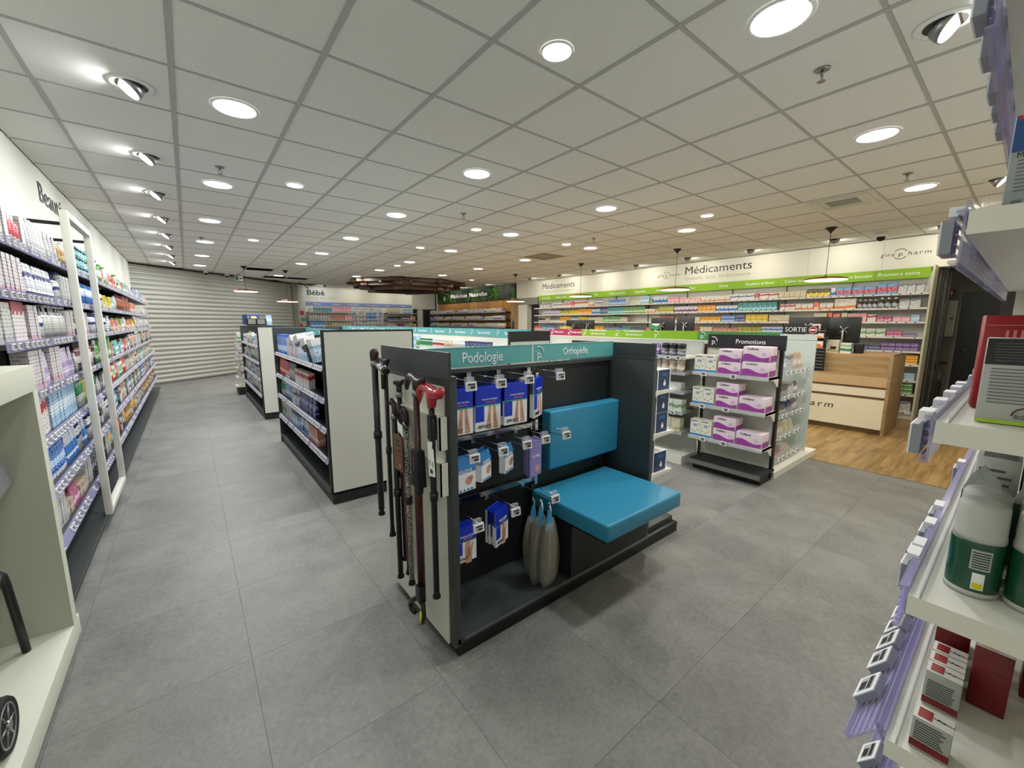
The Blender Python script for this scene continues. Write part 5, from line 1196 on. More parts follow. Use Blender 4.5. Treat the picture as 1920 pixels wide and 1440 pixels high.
# ================================================================== MEDICINE WALL
MY0, MY1 = .985, 9.74
FM = Frame(8.88, MY1, '-x')     # a = MY1 - y ; n = 8.88 - x
hd = thing('fascia_sign', 'long white fascia above the medicine wall with dark lettering', 'sign', (8.84, 5.4, 2.3))
ys = [.98, 1.61, 2.62, 3.62, 4.9, 6.1, 7.3, 8.5, 9.85]
for a_, b_ in zip(ys, ys[1:]):
    MB().box(8.815, 8.88, a_+.001, b_-.001, 2.30, CE-.012, WALLP).build('panel', hd, center=True)
FT = Frame(8.814, MY1, '-x')
def FTt(s_, size, y, z, m, w_, par, **k): return FT.text(s_, size, MY1-y, 0, z, m, par, width=w_, **k)
FTt('Médicaments', .23, 4.25, 2.60, BTXT, 1.38, hd); FTt('Conseils, Suivi, Ordonnances', .1, 4.25, 2.435, GTXT, 1.36, hd)
FTt('Médicaments', .23, 8.95, 2.565, BTXT, 1.36, hd); FTt('Conseils, Suivi, Ordonnances', .1, 8.95, 2.415, GTXT, 1.34, hd)
def giro(F, a, z, s, par, m=BTXT):
    u = s/.08
    F.text('giro', s, a-.175*u, 0, z, m, par, width=.155*u, shear=.15, spacing=1.3, name='logo_lettering')
    F.text('p', s*1.1, a-.035*u, 0, z, m, par, shear=.1, width=.042*u, name='logo_lettering'); F.text('harm', s, a+.165*u, 0, z, m, par, width=.24*u, shear=.15, spacing=1.3, name='logo_lettering')
    r = .075*u
    for t0, t1 in ((.55, 2.6), (3.7, 5.7)):
        q = MB(); q.tube([F.p(a-.035*u+r*math.cos(t0+(t1-t0)*k/12), .001, z+r*.95*math.sin(t0+(t1-t0)*k/12)) for k in range(13)], .0042*u, m, 5)
        q.build('logo_arc', par)
giro(FT, MY1-1.37, 2.53, .085, hd); giro(FT, MY1-5.36, 2.55, .082, hd)
gs_ = thing('category_strip', 'bright green category strip running above the medicine shelves', 'sign', (8.76, 5.4, 2.14))
cats = [(1.389, 'Premiers soins'), (1.95, 'Douleurs buccales'), (2.716, 'Calme sommeil'), (3.369, 'Douleurs et fièvre'), (4.043, 'Rhume'), (4.716, 'Toux'), (5.478, 'Nausées'), (6.041, 'Digestion'), (6.724, 'Gastro-entérite'), (7.409, 'Yeux'), (8.744, 'Ongles et peau'), (9.389, 'Homéopathie')]
ye = [1.03, 1.66, 2.33, 3.04, 3.70, 4.38, 5.1, 5.76, 6.38, 7.06, 8.1, 9.1, 9.73]
for (a_, b_), (yc, s_) in zip(zip(ye, ye[1:]), cats):
    q = MB(); q.box(8.752, 8.765, a_+.002, b_-.002, 2.142, 2.297, GREEN); h = q.build('strip', gs_, center=True)
    Frame(8.751, MY1, '-x').text(s_, .075, MY1-yc, 0, 2.22, WTXT, h, width=min(.5, .055*len(s_)*.62))
MZ = (1.915, 1.70, 1.49, 1.262, 1.045, .845, .60, .385, .11)
nb = 9; bw = (MY1-MY0)/nb
for k in range(nb):
    a0, a1 = k*bw, (k+1)*bw; fr = nb-1-k
    t = thing('wall_shelving', f"white medicine-wall shelving bay, {ordn(fr+1)} from the corridor door", 'shelving', (8.7, MY1-(a0+a1)/2, 0), 'white shelving bays of the medicine wall')
    q = MB(); FM.box(q, a0+.004, a1-.004, 0, .02, .1, 2.14, mat('white_backing', 'dcdcd4', .5)); q.build('back_panel', t)
    q = MB(); FM.box(q, a0, a0+.012, 0, .05, .1, 2.3, mat('thin_upright', '77786f', .5)); q.build('upright', t)
    q = MB(); FM.box(q, a0, a1, 0, .30, 0, .10, WHITE); q.build('plinth', t)
    for i, z in enumerate(MZ):
        if i > 4 and fr > 2: continue
        shelf(FM, t, a0+.006, a1-.006, 0, .32, z, WHITE, .1, pitch=.11, solo=(fr < 2), railm=mat('white_rail', 'dcdad4', .4), hgt=.03, tagp=.7, ts=.9)
q = MB(); q.box(8.50, 8.88, .962, .984, 0, 2.30, mat('cream_edge', 'cfcdb4', .5)); setp(q.build('shelving_side_board'), 'cream vertical side panel closing the medicine wall', 'panel')
def revs(seq): return seq
def Mrow(i, seq, a0=.02, a1=MY1-MY0-.02):
    # seq given from the RIGHT end (near the door) to the left; lay out then mirror
    L = []; tot = 0
    for s_ in seq:
        wd = s_[2]*max(1, s_[4]) if s_[0] != 'gap' else s_[2]
        if tot+wd > a1-a0: break
        tot += wd+.008; L.append(s_)
    L.reverse(); st = a1-tot
    row(FM, f"{('top','second','third','fourth','fifth','sixth','seventh','eighth','lowest')[i]} medicine-wall shelf", 'meds', MZ[i], st, a1+.05, .30, (.20, .19, .17, .18, .17, .17, .19, .19, .2)[i], L, 'medicine', 'medicine', deep=.08, order='from left')
fill = lambda pal, n=6, w=.085, h=.085, st=1: ('box', pal, w, h, n, st)
Mrow(0, [fill('grey_wh', 3, .095, .14), fill('blue_red', 2, .12, .17), fill('blue_red', 2, .15, .135), ('box', 'blue_red', .1, .135, 2, 1), fill('blue_wh', 1, .07, .13), fill('blk_yel', 4, .085, .13), fill('cream', 5, .085, .11), fill('wh_red', 2, .16, .1), fill('red', 1, .06, .1), fill('wh_navy', 3, .15, .11),
   fill('amber_wh', 6, .10, .08), fill('pinkpk', 4, .12, .08), fill('pinkpk', 3, .09, .12), fill('blue_wh', 4, .09, .15), ('bottle', 'green', .09, .14, 1, 1), fill('ltblue', 3, .08, .17), ('gap', '', .35, 0, 0, 0), fill('white', 1, .06, .17), fill('blue', 6, .085, .13), ('bottle', 'grey_wh', .055, .15, 4, 1), ('bottle', 'wh_navy', .06, .16, 4, 1), ('gap', '', .06, 0, 0, 0), fill('amber_wh', 2, .08, .12),
   fill('wh_red', 5, .1, .14), fill('red', 2, .07, .14), fill('wh_red', 3, .11, .11), fill('wh_navy', 3, .13, .12), ('gap', '', .12, 0, 0, 0), fill('grey_wh', 3, .15, .12), fill('wh_red', 3, .13, .12), ('bottle', 'wh_navy', .05, .14, 11, 1), fill('wh_grn', 2, .14, .16), fill('pinkpk', 2, .11, .16), fill('blue_wh', 3, .1, .15), fill('ltblue', 4, .1, .09), fill('blue', 3, .1, .08), ('bottle', 'wh_pink', .06, .15, 3, 1), fill('blue_wh', 4, .1, .1)])
Mrow(1, [fill('grey_wh', 2, .12, .13), ('bottle', 'brown', .08, .16, 3, 1), ('bottle', 'brown', .062, .14, 4, 1), fill('amber_wh', 1, .30, .16), fill('amber_wh', 2, .1, .1), fill('orange', 1, .07, .12), fill('amber_wh', 3, .09, .1), fill('wh_red', 3, .08, .1), ('gap', '', .05, 0, 0, 0), fill('teal', 8, .085, .16), fill('blue_wh', 5, .085, .11), fill('orange2', 4, .095, .065, 2), fill('wh_purp', 6, .09, .12), fill('olive', 4, .09, .07, 2), fill('olive', 1, .1, .09),
   fill('amber_wh', 3, .09, .09), fill('green', 7, .085, .16), fill('teal', 6, .085, .16), fill('navy', 3, .085, .15), fill('blue_wh', 3, .09, .12), fill('orange2', 6, .08, .14), fill('yellow', 4, .085, .11), fill('olive', 4, .09, .11), fill('lilac', 8, .08, .12), fill('blue', 7, .08, .11), fill('salmon', 6, .08, .09)])
Mrow(2, [fill('ltblue', 1, .1, .1), fill('pinkpk', 2, .1, .07), fill('magenta', 2, .09, .08), fill('wh_red', 1, .11, .11), fill('pinkpk', 6, .04, .13), fill('cream', 1, .08, .14), fill('coral', 1, .1, .045, 3), fill('orange', 1, .06, .15), fill('cream', 1, .2, .14), ('gap', '', .35, 0, 0, 0), fill('cream', 1, .35, .12), fill('yellow', 4, .1, .068, 2), fill('navy', 2, .09, .07, 2), fill('blue', 3, .09, .065, 2), fill('orange2', 5, .085, .10), fill('cream', 3, .08, .1), fill('wh_red', 4, .09, .07), fill('coral', 5, .07, .12), fill('grey_wh', 2, .09, .065, 2),
   ('gap', '', .7, 0, 0, 0), fill('beige', 2, .1, .12), fill('green', 6, .09, .14), fill('cream', 6, .085, .12), fill('yellow', 4, .09, .13), fill('ltblue', 3, .09, .12), fill('orange2', 5, .085, .14), fill('grey_wh', 5, .085, .07), fill('beige', 2, .1, .13), fill('brown', 3, .1, .1), fill('blue', 7, .085, .12), fill('salmon', 6, .09, .1)])
Mrow(3, [fill('purple', 1, .16, .05), fill('magenta', 2, .09, .045, 2), fill('sage', 4, .12, .115), ('gap', '', .7, 0, 0, 0), fill('orange2', 2, .08, .08), fill('blue_wh', 5, .085, .065, 2), fill('olive', 5, .085, .12), fill('salmon', 5, .1, .09), fill('cream', 3, .085, .12), fill('brick', 3, .08, .1), fill('orange2', 1, .08, .1), ('gap', '', .7, 0, 0, 0), fill('orange', 3, .09, .1), fill('dkteal', 5, .09, .1), fill('teal', 3, .1, .09), fill('navy', 6, .085, .12), fill('orange2', 6, .085, .11), fill('wh_red', 4, .085, .12), fill('wh_navy', 2, .09, .12), ('gap', '', .8, 0, 0, 0), fill('blue', 7, .08, .12), fill('coral', 4, .08, .1), fill('salmon', 5, .08, .1)])
Mrow(4, [fill('purple', 5, .085, .06, 2), fill('navy', 2, .15, .07), fill('navy', 1, .15, .07, 2), ('gap', '', .7, 0, 0, 0), fill('white', 5, .1, .1), fill('sage', 5, .1, .1)])
Mrow(5, [fill('orange2', 2, .14, .045, 3), fill('amber_wh', 2, .13, .05, 2)])
Mrow(6, [fill('ltblue', 2, .12, .035, 3), fill('blue_wh', 2, .12, .04, 2)])
Mrow(7, [fill('green', 2, .1, .06, 3), fill('navy', 2, .1, .06, 3), fill('dkgrey', 2, .1, .06, 3)])
Mrow(8, [fill('grey_wh', 2, .13, .16), fill('cream', 2, .12, .15)])

# ================================================================== PLANT-TOPPED NATURAL-MEDICINE WALL
ny0, ny1 = 10.97, 16.45
def plantmat():
    m = bpy.data.materials.new('foliage_print'); m.use_nodes = True; nt = m.node_tree; b = nt.nodes['Principled BSDF']
    tc = nt.nodes.new('ShaderNodeTexCoord'); n = nt.nodes.new('ShaderNodeTexNoise'); n.inputs['Scale'].default_value = 4; n.inputs['Detail'].default_value = 8
    cr = nt.nodes.new('ShaderNodeValToRGB'); cr.color_ramp.elements[0].position = .45; cr.color_ramp.elements[0].color = hexc('0a120a'); cr.color_ramp.elements[1].position = .72; cr.color_ramp.elements[1].color = hexc('3f7420')
    nt.links.new(tc.outputs['Object'], n.inputs['Vector']); nt.links.new(n.outputs['Fac'], cr.inputs[0]); nt.links.new(cr.outputs[0], b.inputs['Base Color']); b.inputs['Roughness'].default_value = .6
    return m
PLM = plantmat(); LEAF = mat('preserved_leaf', '4c8a24', .5); LEAF2 = mat('dark_leaf', '1d3a14', .5)
nh = thing('plant_header', 'dark header panel covered in green foliage reading Médecines Naturelles', 'sign', (8.78, 13.7, 2.25))
MB().box(8.78, 8.855, ny0, ny1, 2.265, CE-.01, PLM).build('panel', nh)
q = MB()
for k in range(900):
    y = rnd.uniform(ny0+1.0, ny1-.05); z = rnd.uniform(2.31, CE-.09)
    if 12.5 < y < 15.25 and abs(z-2.52) < .11 and rnd.random() < .9: continue
    a = rnd.uniform(0, 2*PI); s = rnd.uniform(.03, .07); d = (math.cos(a)*s, math.sin(a)*s); e = (-d[1]*.3, d[0]*.3); x = 8.775-rnd.random()*.03
    q.add([(x, y, z), (x-.01, y+d[0]*.5+e[0], z+d[1]*.5+e[1]), (x-.015, y+d[0], z+d[1]), (x-.01, y+d[0]*.5-e[0], z+d[1]*.5-e[1])], [(0, 1, 2, 3)], LEAF if rnd.random() < .5 else LEAF2)
setp(q.build('foliage', nh), kind='stuff')
FN = Frame(8.735, ny1, '-x')
FN.text('Médecines', .22, ny1-14.55, 0, 2.52, WTXT, nh, width=1.25, bold=.004, ext=.01); FN.text('Naturelles', .22, ny1-13.15, 0, 2.52, WTXT, nh, width=1.2, bold=.004, ext=.01)
q = MB()
for k in range(6):
    a = k*PI/3; q.tube([FN.p(ny1-15.72+.02*math.cos(a), 0, 2.47+.02*math.sin(a)), FN.p(ny1-15.72+.09*math.cos(a+.3), 0, 2.47+.1*math.sin(a+.3))], .012, WTXT, 5)
q.build('leaf_emblem', nh)
nw = thing('wood_slat_backing', 'light wood slatted backing behind the natural-medicine shelves', 'panel', (8.8, 13.7, 0))
MB().box(8.83, 8.86, ny0, ny1, 0, 2.26, mat('slat_gap', '5b4326', .8)).build('backing', nw)
for k in range(72):
    y = ny0+.005+k*(ny1-ny0)/72
    if k == 0: q = MB(); q.box(8.81, 8.83, 0, .06, 0, 2.255, PINE); o = q.build('wood_slat', nw); sm_ = o.data; o.location.y += y; 
    else:
        o2 = bpy.data.objects.new('wood_slat', sm_); C.objects.link(o2); o2.parent = nw; o2.location = o.location+Vector((0, y-(ny0+.005), 0))
MB().box(8.60, 8.86, ny0-.16, ny0-.01, 0, 2.27, OAK).build('end_post', nw)
FNs = Frame(8.81, ny1, '-x')
for i, z in enumerate((1.84, 1.58, 1.32, 1.06)):
    for k in range(5):
        L_ = (ny1-ny0)/5; t = None
    b = MB(); FNs.box(b, -.25, ny1-ny0-.15, 0, .32, z-.045, z, SHELFB); o = b.build('shelf_board', nw)
    r = MB(); rail_geo(r, FNs, -.25, ny1-ny0-.15, .322, z+.005, .03, .1, CLEARN); r.build('price_rail', o)
for i, z in enumerate((1.84, 1.58, 1.32)):
    row(FNs, f"{('top','second','third')[i]} wood-backed shelf", 'nat', z, -.2, ny1-ny0-.2, .3, .17, seqgen([('box', 'cream', .09, .12, 3, 1), ('box', 'wh_pink', .09, .13, 4, 1), ('bottle', 'white', .07, .14, 4, 1), ('box', 'wh_purp', .08, .13, 3, 1), ('box', 'sage', .09, .11, 3, 1), ('box', 'amber_wh', .08, .13, 2, 1), ('jar', 'magenta', .07, .1, 2, 1), ('box', 'blue_wh', .08, .1, 2, 1)]), 'natural', 'remedy')

# ================================================================== BABY WALL
FB2 = Frame(3.45, 16.70, '-y')
bh = thing('fascia_sign', 'white fascia above the baby shelves reading Bébé', 'sign', (5.5, 16.7, 2.2))
for k in range(4): q = MB(); FB2.box(q, k*1.05+.001, (k+1)*1.05-.001, 0, .03, 2.22, CE-.05, WALLP); q.build('panel', bh, center=True)
q = MB(); FB2.box(q, 0, 4.2, .03, .04, 2.085, 2.22, VIOLET); s2 = q.build('category_strip', bh)
FB2.text('Bébé', .26, .40, .032, 2.55, BTXT, bh, width=.60, bold=.006); FB2.text('Nutrition, Soins, Hygiène', .1, .62, .032, 2.38, YTXT, bh, width=1.1)
for k, s_ in enumerate(('Change', 'Toilette', 'Puériculture', 'Puériculture', 'Laits', 'Repas')): FB2.text(s_, .07, .42+.68*k, .042, 2.15, WTXT, s2, width=.055*len(s_)*.7)
bw_ = thing('wall_shelving', 'white baby-care wall shelving with three visible shelves', 'shelving', (5.5, 16.6, 0))
q = MB(); FB2.box(q, 0, 4.2, .0, .02, 0, 2.09, WHITE); q.build('back_panel', bw_)
for a in (0, 1.4, 2.8, 4.18): q = MB(); FB2.box(q, a, a+.02, 0, .06, 0, 2.09, WHITE); q.build('upright', bw_, center=True)
for i, z in enumerate((1.85, 1.56, 1.27)):
    for (a0, a1) in ((.02, 1.62), (2.95, 4.25)):
        shelf(FB2, bw_, a0, a1, .02, .42, z, WHITE if a0 < 1 else ANTHD, .1, pitch=.14, solo=False, railm=CLEARN, hgt=.035)
BB = [([('box', 'white', .15, .14, 1, 1), ('bottle', 'teal', .065, .2, 10, 1), ('box', 'pinkpk', .1, .22, 7, 1)], [('box', 'cream', .11, .17, 5, 1), ('gap', '', .15, 0, 0, 0), ('box', 'ltblue', .1, .17, 4, 1)]),
      ([('pump', 'white', .09, .22, 8, 1), ('bottle', 'salmon', .085, .2, 6, 1), ('box', 'pinkpk', .1, .18, 3, 1)], [('jar', 'navy', .12, .14, 3, 1), ('jar', 'dkgrey', .12, .15, 2, 1), ('jar', 'wh_purp', .12, .16, 3, 1), ('jar', 'orange2', .12, .16, 4, 1)]),
      ([('box', 'blue', .14, .24, 4, 1), ('bottle', 'gold', .1, .2, 2, 1), ('bottle', 'cream', .1, .2, 7, 1)], [('box', 'white', .12, .12, 3, 1), ('jar', 'magenta', .11, .14, 3, 1), ('jar', 'lilac', .11, .14, 2, 1), ('jar', 'orange2', .11, .14, 3, 1)])]
for i, z in enumerate((1.85, 1.56, 1.27)):
    row(FB2, f"{('top','second','third')[i]} left baby shelf", 'baby', z, .05, 1.62, .40, .25, BB[i][0], 'baby_care', 'baby product'); row(FB2, f"{('top','second','third')[i]} right baby shelf", 'baby', z, 2.98, 4.25, .40, .22, BB[i][1], 'baby_care', 'baby product')
# hanging blister packs in the middle
for i in range(5):
    for j in range(9):
        a = 1.72+j*.135; z = 2.02-i*.17; pal = rnd.choice(['white', 'ltblue', 'white', 'grey_wh', 'wh_pink', 'blue'] if not (i in (2, 1) and 4 <= j <= 6) else ['blue'])
        place('baby_accessory_pack', proto('pouch', .11, .03, .14, pal), FB2.p(a, .16, z-.145), FB2.rot, f"{PAL[pal][0]} hanging baby accessory, {ordn(j+1)} from left in {('top','second','third','fourth','lowest')[i]} row", None, 'baby product', 'baby')
q = MB()
for i in range(5):
    for j in range(9): a = 1.72+j*.135; z = 2.02-i*.17; p = FB2.p(a, .02, z); q.tube([p, FB2.p(a, .19, z), FB2.p(a, .2, z+.01)], .004, CHROME, 4)
q.build('display_hooks', bw_)['kind'] = 'stuff'
# safety wall by pilaster: extinguisher pictograms
t = thing('fire_equipment', 'red extinguisher sign and dark handset on the pilaster by shutter', 'safety sign', (3.1, 15.9, 1.5))
MB().box(3.12, 3.24, 15.84, 15.86, 1.72, 1.86, SIGNRED).box(3.14, 3.28, 15.83, 15.86, 1.5, 1.62, MC['exit_green']).box(3.08, 3.18, 15.82, 15.86, 1.3, 1.42, SIGNRED).build('sign_plate', t)
MB().box(3.06, 3.22, 15.70, 15.82, 1.12, 1.25, BLACK).build('handset', t)
# goods visible through the opening beside the medicine wall
t = thing('storage_shelf', 'white storage shelving seen through the opening beside the wooden post', 'shelving', (9.6, 10.2, 0))
MB().box(9.75, 9.8, 9.3, 10.9, 0, 2.3, mat('pale_store_wall', 'c8cac4', .6)).build('back_panel', t)
for i in range(6): MB().box(9.45, 9.75, 9.3, 10.9, .45+.27*i, .47+.27*i, WHITE).build('shelf_board', t)
for i in range(2, 6): row(Frame(9.75, 10.9, '-x'), f"storage shelf {('','','third','fourth','fifth','top')[i]} behind opening", 'st', .47+.27*i, .05, 1.5, .28, .2, seqgen([('box', 'white', .09, .14, 3, 1), ('box', 'ltblue', .09, .12, 3, 1), ('box', 'grey_wh', .1, .16, 2, 1)]), 'storage', 'box')
struct(MB().box(9.0, 9.9, 9.85, 9.95, 0, .01, WHITE).box(9.8, 9.9, 9.2, 11, 0, 2.6, WALLP), 'trim_6')

# ================================================================== COUNTERS
def counter(yc, y0, y1, lab, full):
    t = thing('sales_counter', lab, 'counter', (7.4, (y0+y1)/2, 0), 'light wood sales counters in front of the medicine wall')
    x0, x1 = 6.98, 7.80
    MB().box(x0+.12, x1-.1, y0+.03, y1-.03, .0, 1.03, OAK).build('body', t)
    MB().box(x0, x1, y0, y0+.035, 0, 1.05, OAK).build('end_panel', t, bevel=.002)
    MB().box(x0, x1, y1-.035, y1, 0, 1.05, OAK).build('end_panel', t, bevel=.002)
    MB().box(x0+.10, x1, y0+.001, y1-.001, 1.028, 1.05, mat('pale_oak_top', 'b8946a', .45)).build('top', t)
    MB().box(x0+.10, x0+.12, y0+.035, y1-.035, .79, 1.03, OAK).build('upper_front', t)
    MB().box(x0+.01, x0+.12, y0+.035, y1-.035, .775, .792, OAK).build('ledge', t)
    CRM = mat('cream_counter_panel', 'd6cdb4', .5)
    MB().box(x0+.015, x0+.03, y0+.035, y1-.035, .635, .775, mat('pale_oak_band', 'b99c74', .5)).build('band', t)
    MB().box(x0+.04, x0+.05, y0+.035, y1-.035, .075, .64, mat('band_shadow_wood', '7c5c38', .6)).build('recess_strip', t)
    MB().box(x0+.012, x0+.03, y0+.035, y1-.035, .50, .605, CRM).build('band', t)
    fp = MB().box(x0+.005, x0+.03, y0+.035, y1-.035, .075, .465, CRM).build('front_panel', t)
    FC = Frame(x0+.004, y1, '-x')
    if full:
        giro(FC, y1-2.03, .33, .12, fp); FC.text('BY PRODUIT', .03, y1-1.98, 0, .225, BTXT, fp, width=.25)
    return t
counter(1.9, 1.04, 2.78, 'nearest light oak and cream sales counter beside the corridor door', True)
counter(4.13, 3.3, 4.95, 'second oak sales counter, mostly behind the supplement island', False)
counter(6.44, 5.6, 7.25, 'third oak sales counter, mostly behind the pink header', False)
SCR = mat('monitor_back', '1b1c1b', .3)
def monitor(x, y, z0, z1, w_, lab, rot=0, arm=True):
    t = thing('monitor', lab, 'monitor', (x, y, z0))
    q = MB(); q.box(x, x+.035, y-w_/2, y+w_/2, z0, z1, SCR); q.build('screen_housing', t, bevel=.01)
    q = MB(); q.box(x+.035, x+.037, y-w_/2+.01, y+w_/2-.01, z0+.01, z1-.01, mat('dim_screen', '30353a', .2)); q.build('screen', t)
    if arm:
        q = MB(); zc = (z0+z1)/2; q.tube([(x-.02, y, zc), (x-.05, y, zc-.02), (x-.04, y, z0-.03), (x-.02, y, 1.05)], .012, STEEL, 8); q.lathe((x-.02, y, 1.05), [(.06, 0), (.06, .01)], STEEL, 16)
        for s_ in (-1, 1): q.tube([(x-.012, y-.05, zc+.05*s_), (x-.02, y, zc), (x-.012, y+.05, zc-.05*s_*-1*1)], .008, STEEL, 6); q.tube([(x-.012, y+.05, zc+.05*s_), (x-.02, y, zc)], .008, STEEL, 6)
        q.build('arm', t)
    t.rotation_euler = (0, 0, rot)
    return t
monitor(7.35, 2.1, 1.27, 1.555, .52, 'wide black monitor behind the SORTIE sign', 0)
monitor(7.3, 1.65, 1.19, 1.55, .36, 'black monitor back with crossed metal arm by the leaflet tower', 0)
monitor(7.3, 4.50, 1.27, 1.57, .50, 'black monitor over the second counter with small bright label', 0)
monitor(7.3, 4.03, 1.28, 1.575, .34, 'second black monitor right of the one with the bright label', 0)
monitor(7.3, 6.85, 1.27, 1.53, .50, 'black monitor over the third counter beside yellow cards', 0)
monitor(7.3, 6.40, 1.27, 1.53, .34, 'black monitor over the third counter, right-hand one', 0)
t = thing('label_card', 'small pale green product card before the second counter monitor', 'card', (7.2, 4.6, 1.3)); MB().box(7.2, 7.21, 4.50, 4.72, 1.34, 1.45, MC['pack_green_wh'] if 'pack_green_wh' in MC else WTXT).box(7.2, 7.22, 4.56, 4.60, 1.05, 1.34, STEEL).build('card', t, uvprint=True)
t = thing('leaflet_stand', 'slim grey stand carrying the yellow leaflets by the third counter', 'stand', (7.17, 7.0, 1.05))
MB().box(7.15, 7.19, 6.98, 7.02, 1.05, 1.29, STEEL).box(7.12, 7.22, 6.9, 7.1, 1.05, 1.058, STEEL).build('post', t)
for k in range(3):
    t = thing('yellow_leaflet', f"{('upper','middle','lower')[k]} yellow leaflet beside the third counter monitor", 'leaflet', (7.15, 7.0, 1.3), 'yellow leaflets by the third counter')
    MB().hexa([(7.15, 6.85-.06*k, 1.36-.03*k), (7.15, 7.15-.0*k, 1.35-.03*k), (7.19, 7.15, 1.35-.03*k), (7.19, 6.85-.06*k, 1.36-.03*k), (7.15, 6.85-.06*k, 1.38-.03*k), (7.15, 7.15, 1.37-.03*k), (7.19, 7.15, 1.37-.03*k), (7.19, 6.85-.06*k, 1.38-.03*k)], mat('yellow_card', 'd8c83c', .5)).build('leaflet', t)
# leaflet / sample tower
t = thing('leaflet_tower', 'black tiered sample tower standing on the nearest counter', 'display stand', (7.05, 1.88, .79))
MB().box(7.02, 7.07, 1.775, 2.03, .793, 1.41, BLACK).build('body', t)
for k in range(9):
    z = .815+k*.045
    if k > 6: z = 1.13+(k-6)*.1
    q = MB(); q.box(6.985, 7.02, 1.775, 2.03, z, z+.028, mat('tier_black', '17181a', .3)); q.box(6.984, 6.986, 1.775, 2.03, z+.024, z+.029, mat('tier_edge', '8f9494', .3)); q.build('tier', t, center=True)
for k, (y, z) in enumerate(((1.85, 1.12), (1.97, 1.12), (1.85, 1.23), (1.97, 1.25), (1.90, 1.36))):
    tt = thing('lozenge_box', f"orange and white small box, {('lower right','lower left','upper right','upper left','topmost')[k]} in black sample tower", 'box', (7.0, y, z), 'orange boxes in the sample tower')
    MB().box(6.985, 7.018, y-.05, y+.05, z, z+.09, palmats('amber_wh')[0]).build('carton', tt, uvprint=True)
    MB().box(6.983, 6.985, y-.03, y+.03, z+.02, z+.05, ORANGEP).build('print', tt)
for k, (y, w_, h_, pal, lb) in enumerate(((1.71, .13, .18, 'cream', 'cream box with brown print right of the black sample tower'), (1.57, .12, .07, 'green_wh', 'lower green and white box on the counter end'), (1.57, .12, .07, 'sage', 'upper green and white box on the counter end'))):
    z = 1.05 if k < 2 else 1.122
    tt = thing('counter_box', lb, 'box', (7.16, y, z)); MB().box(7.12, 7.2, y-w_/2, y+w_/2, z, z+h_, palmats(pal)[0]).build('carton', tt, uvprint=True)
    if k == 0: MB().box(7.118, 7.12, y-.035, y+.03, z+.05, z+.09, BROWN).build('print', tt)
MB_ = MB().box(7.2, 7.3, 1.40, 1.5, 1.05, 1.18, BLACK); t = thing('card_terminal', 'black payment terminal at the end of the nearest counter', 'terminal', (7.2, 1.45, 1.05)); MB_.build('body', t, bevel=.008); MB().box(7.28, 7.3, 1.41, 1.49, 1.10, 1.16, TAGS).build('screen', t)
t = thing('pump_dispenser', 'tall black pump dispenser standing past the dark island end', 'dispenser', (7.3, 9.2, 1.0))
q = MB(); q.lathe((7.3, 9.2, 1.2), [(.04, 0), (.045, .1), (.03, .28), (.02, .4)], BLACK, 12); q.build('body', t); MB().box(7.2, 7.4, 9.1, 9.3, 0, 1.2, OAK).build('pedestal', t)

# ================================================================== CORRIDOR
t = thing('electrical_cabinet', 'white wall-mounted electrical cabinet in the corridor', 'cabinet', (10.4, .94, 1.24))
c = MB().box(10.28, 10.5, .83, 1.04, 1.24, 1.85, WHITE).build('body', t, bevel=.004); MB().box(10.272, 10.28, .84, 1.03, 1.25, 1.84, PANEL).build('door', t); MB().box(10.262, 10.272, .855, .895, 1.535, 1.555, BLACK).build('latch', t)
t = thing('extinguisher_sign', 'small red and white safety sign above the electrical cabinet', 'sign', (10.49, .94, 1.97))
MB().box(10.485, 10.5, .90, .98, 1.93, 2.04, SIGNRED).box(10.483, 10.485, .93, .95, 1.95, 2.02, WTXT).build('plate', t)
t = thing('pipe_trunking', 'vertical white cable trunking above the cabinet', 'trunking', (10.46, 1.02, 1.85)); MB().box(10.42, 10.5, 1.0, 1.08, 1.85, 2.6, WHITE).build('trunking', t)
t = thing('flower_pot', 'wilted red flower in a pale vase on the corridor floor stand', 'plant', (10.2, .95, 0))
q = MB(); q.lathe((10.2, .95, .45), [(.05, 0), (.08, .1), (.05, .2), (.06, .22)], mat('pale_vase', 'a8aaa4', .3), 12); q.build('vase', t); MB().box(10.1, 10.3, .88, 1.02, 0, .45, mat('grey_stand', '5c5c58', .6)).build('stand', t)
q = MB(); q.tube([(10.2, .95, .65), (10.19, .93, .75), (10.18, .88, .78)], .006, LEAF2, 5); q.lathe((10.18, .87, .76), [(.01, 0), (.045, .02), (.03, .05)], mat('wilted_red', '8e3440', .6), 8); q.tube([(10.2, .96, .65), (10.19, .98, .8)], .006, LEAF2, 5); q.build('flower', t)

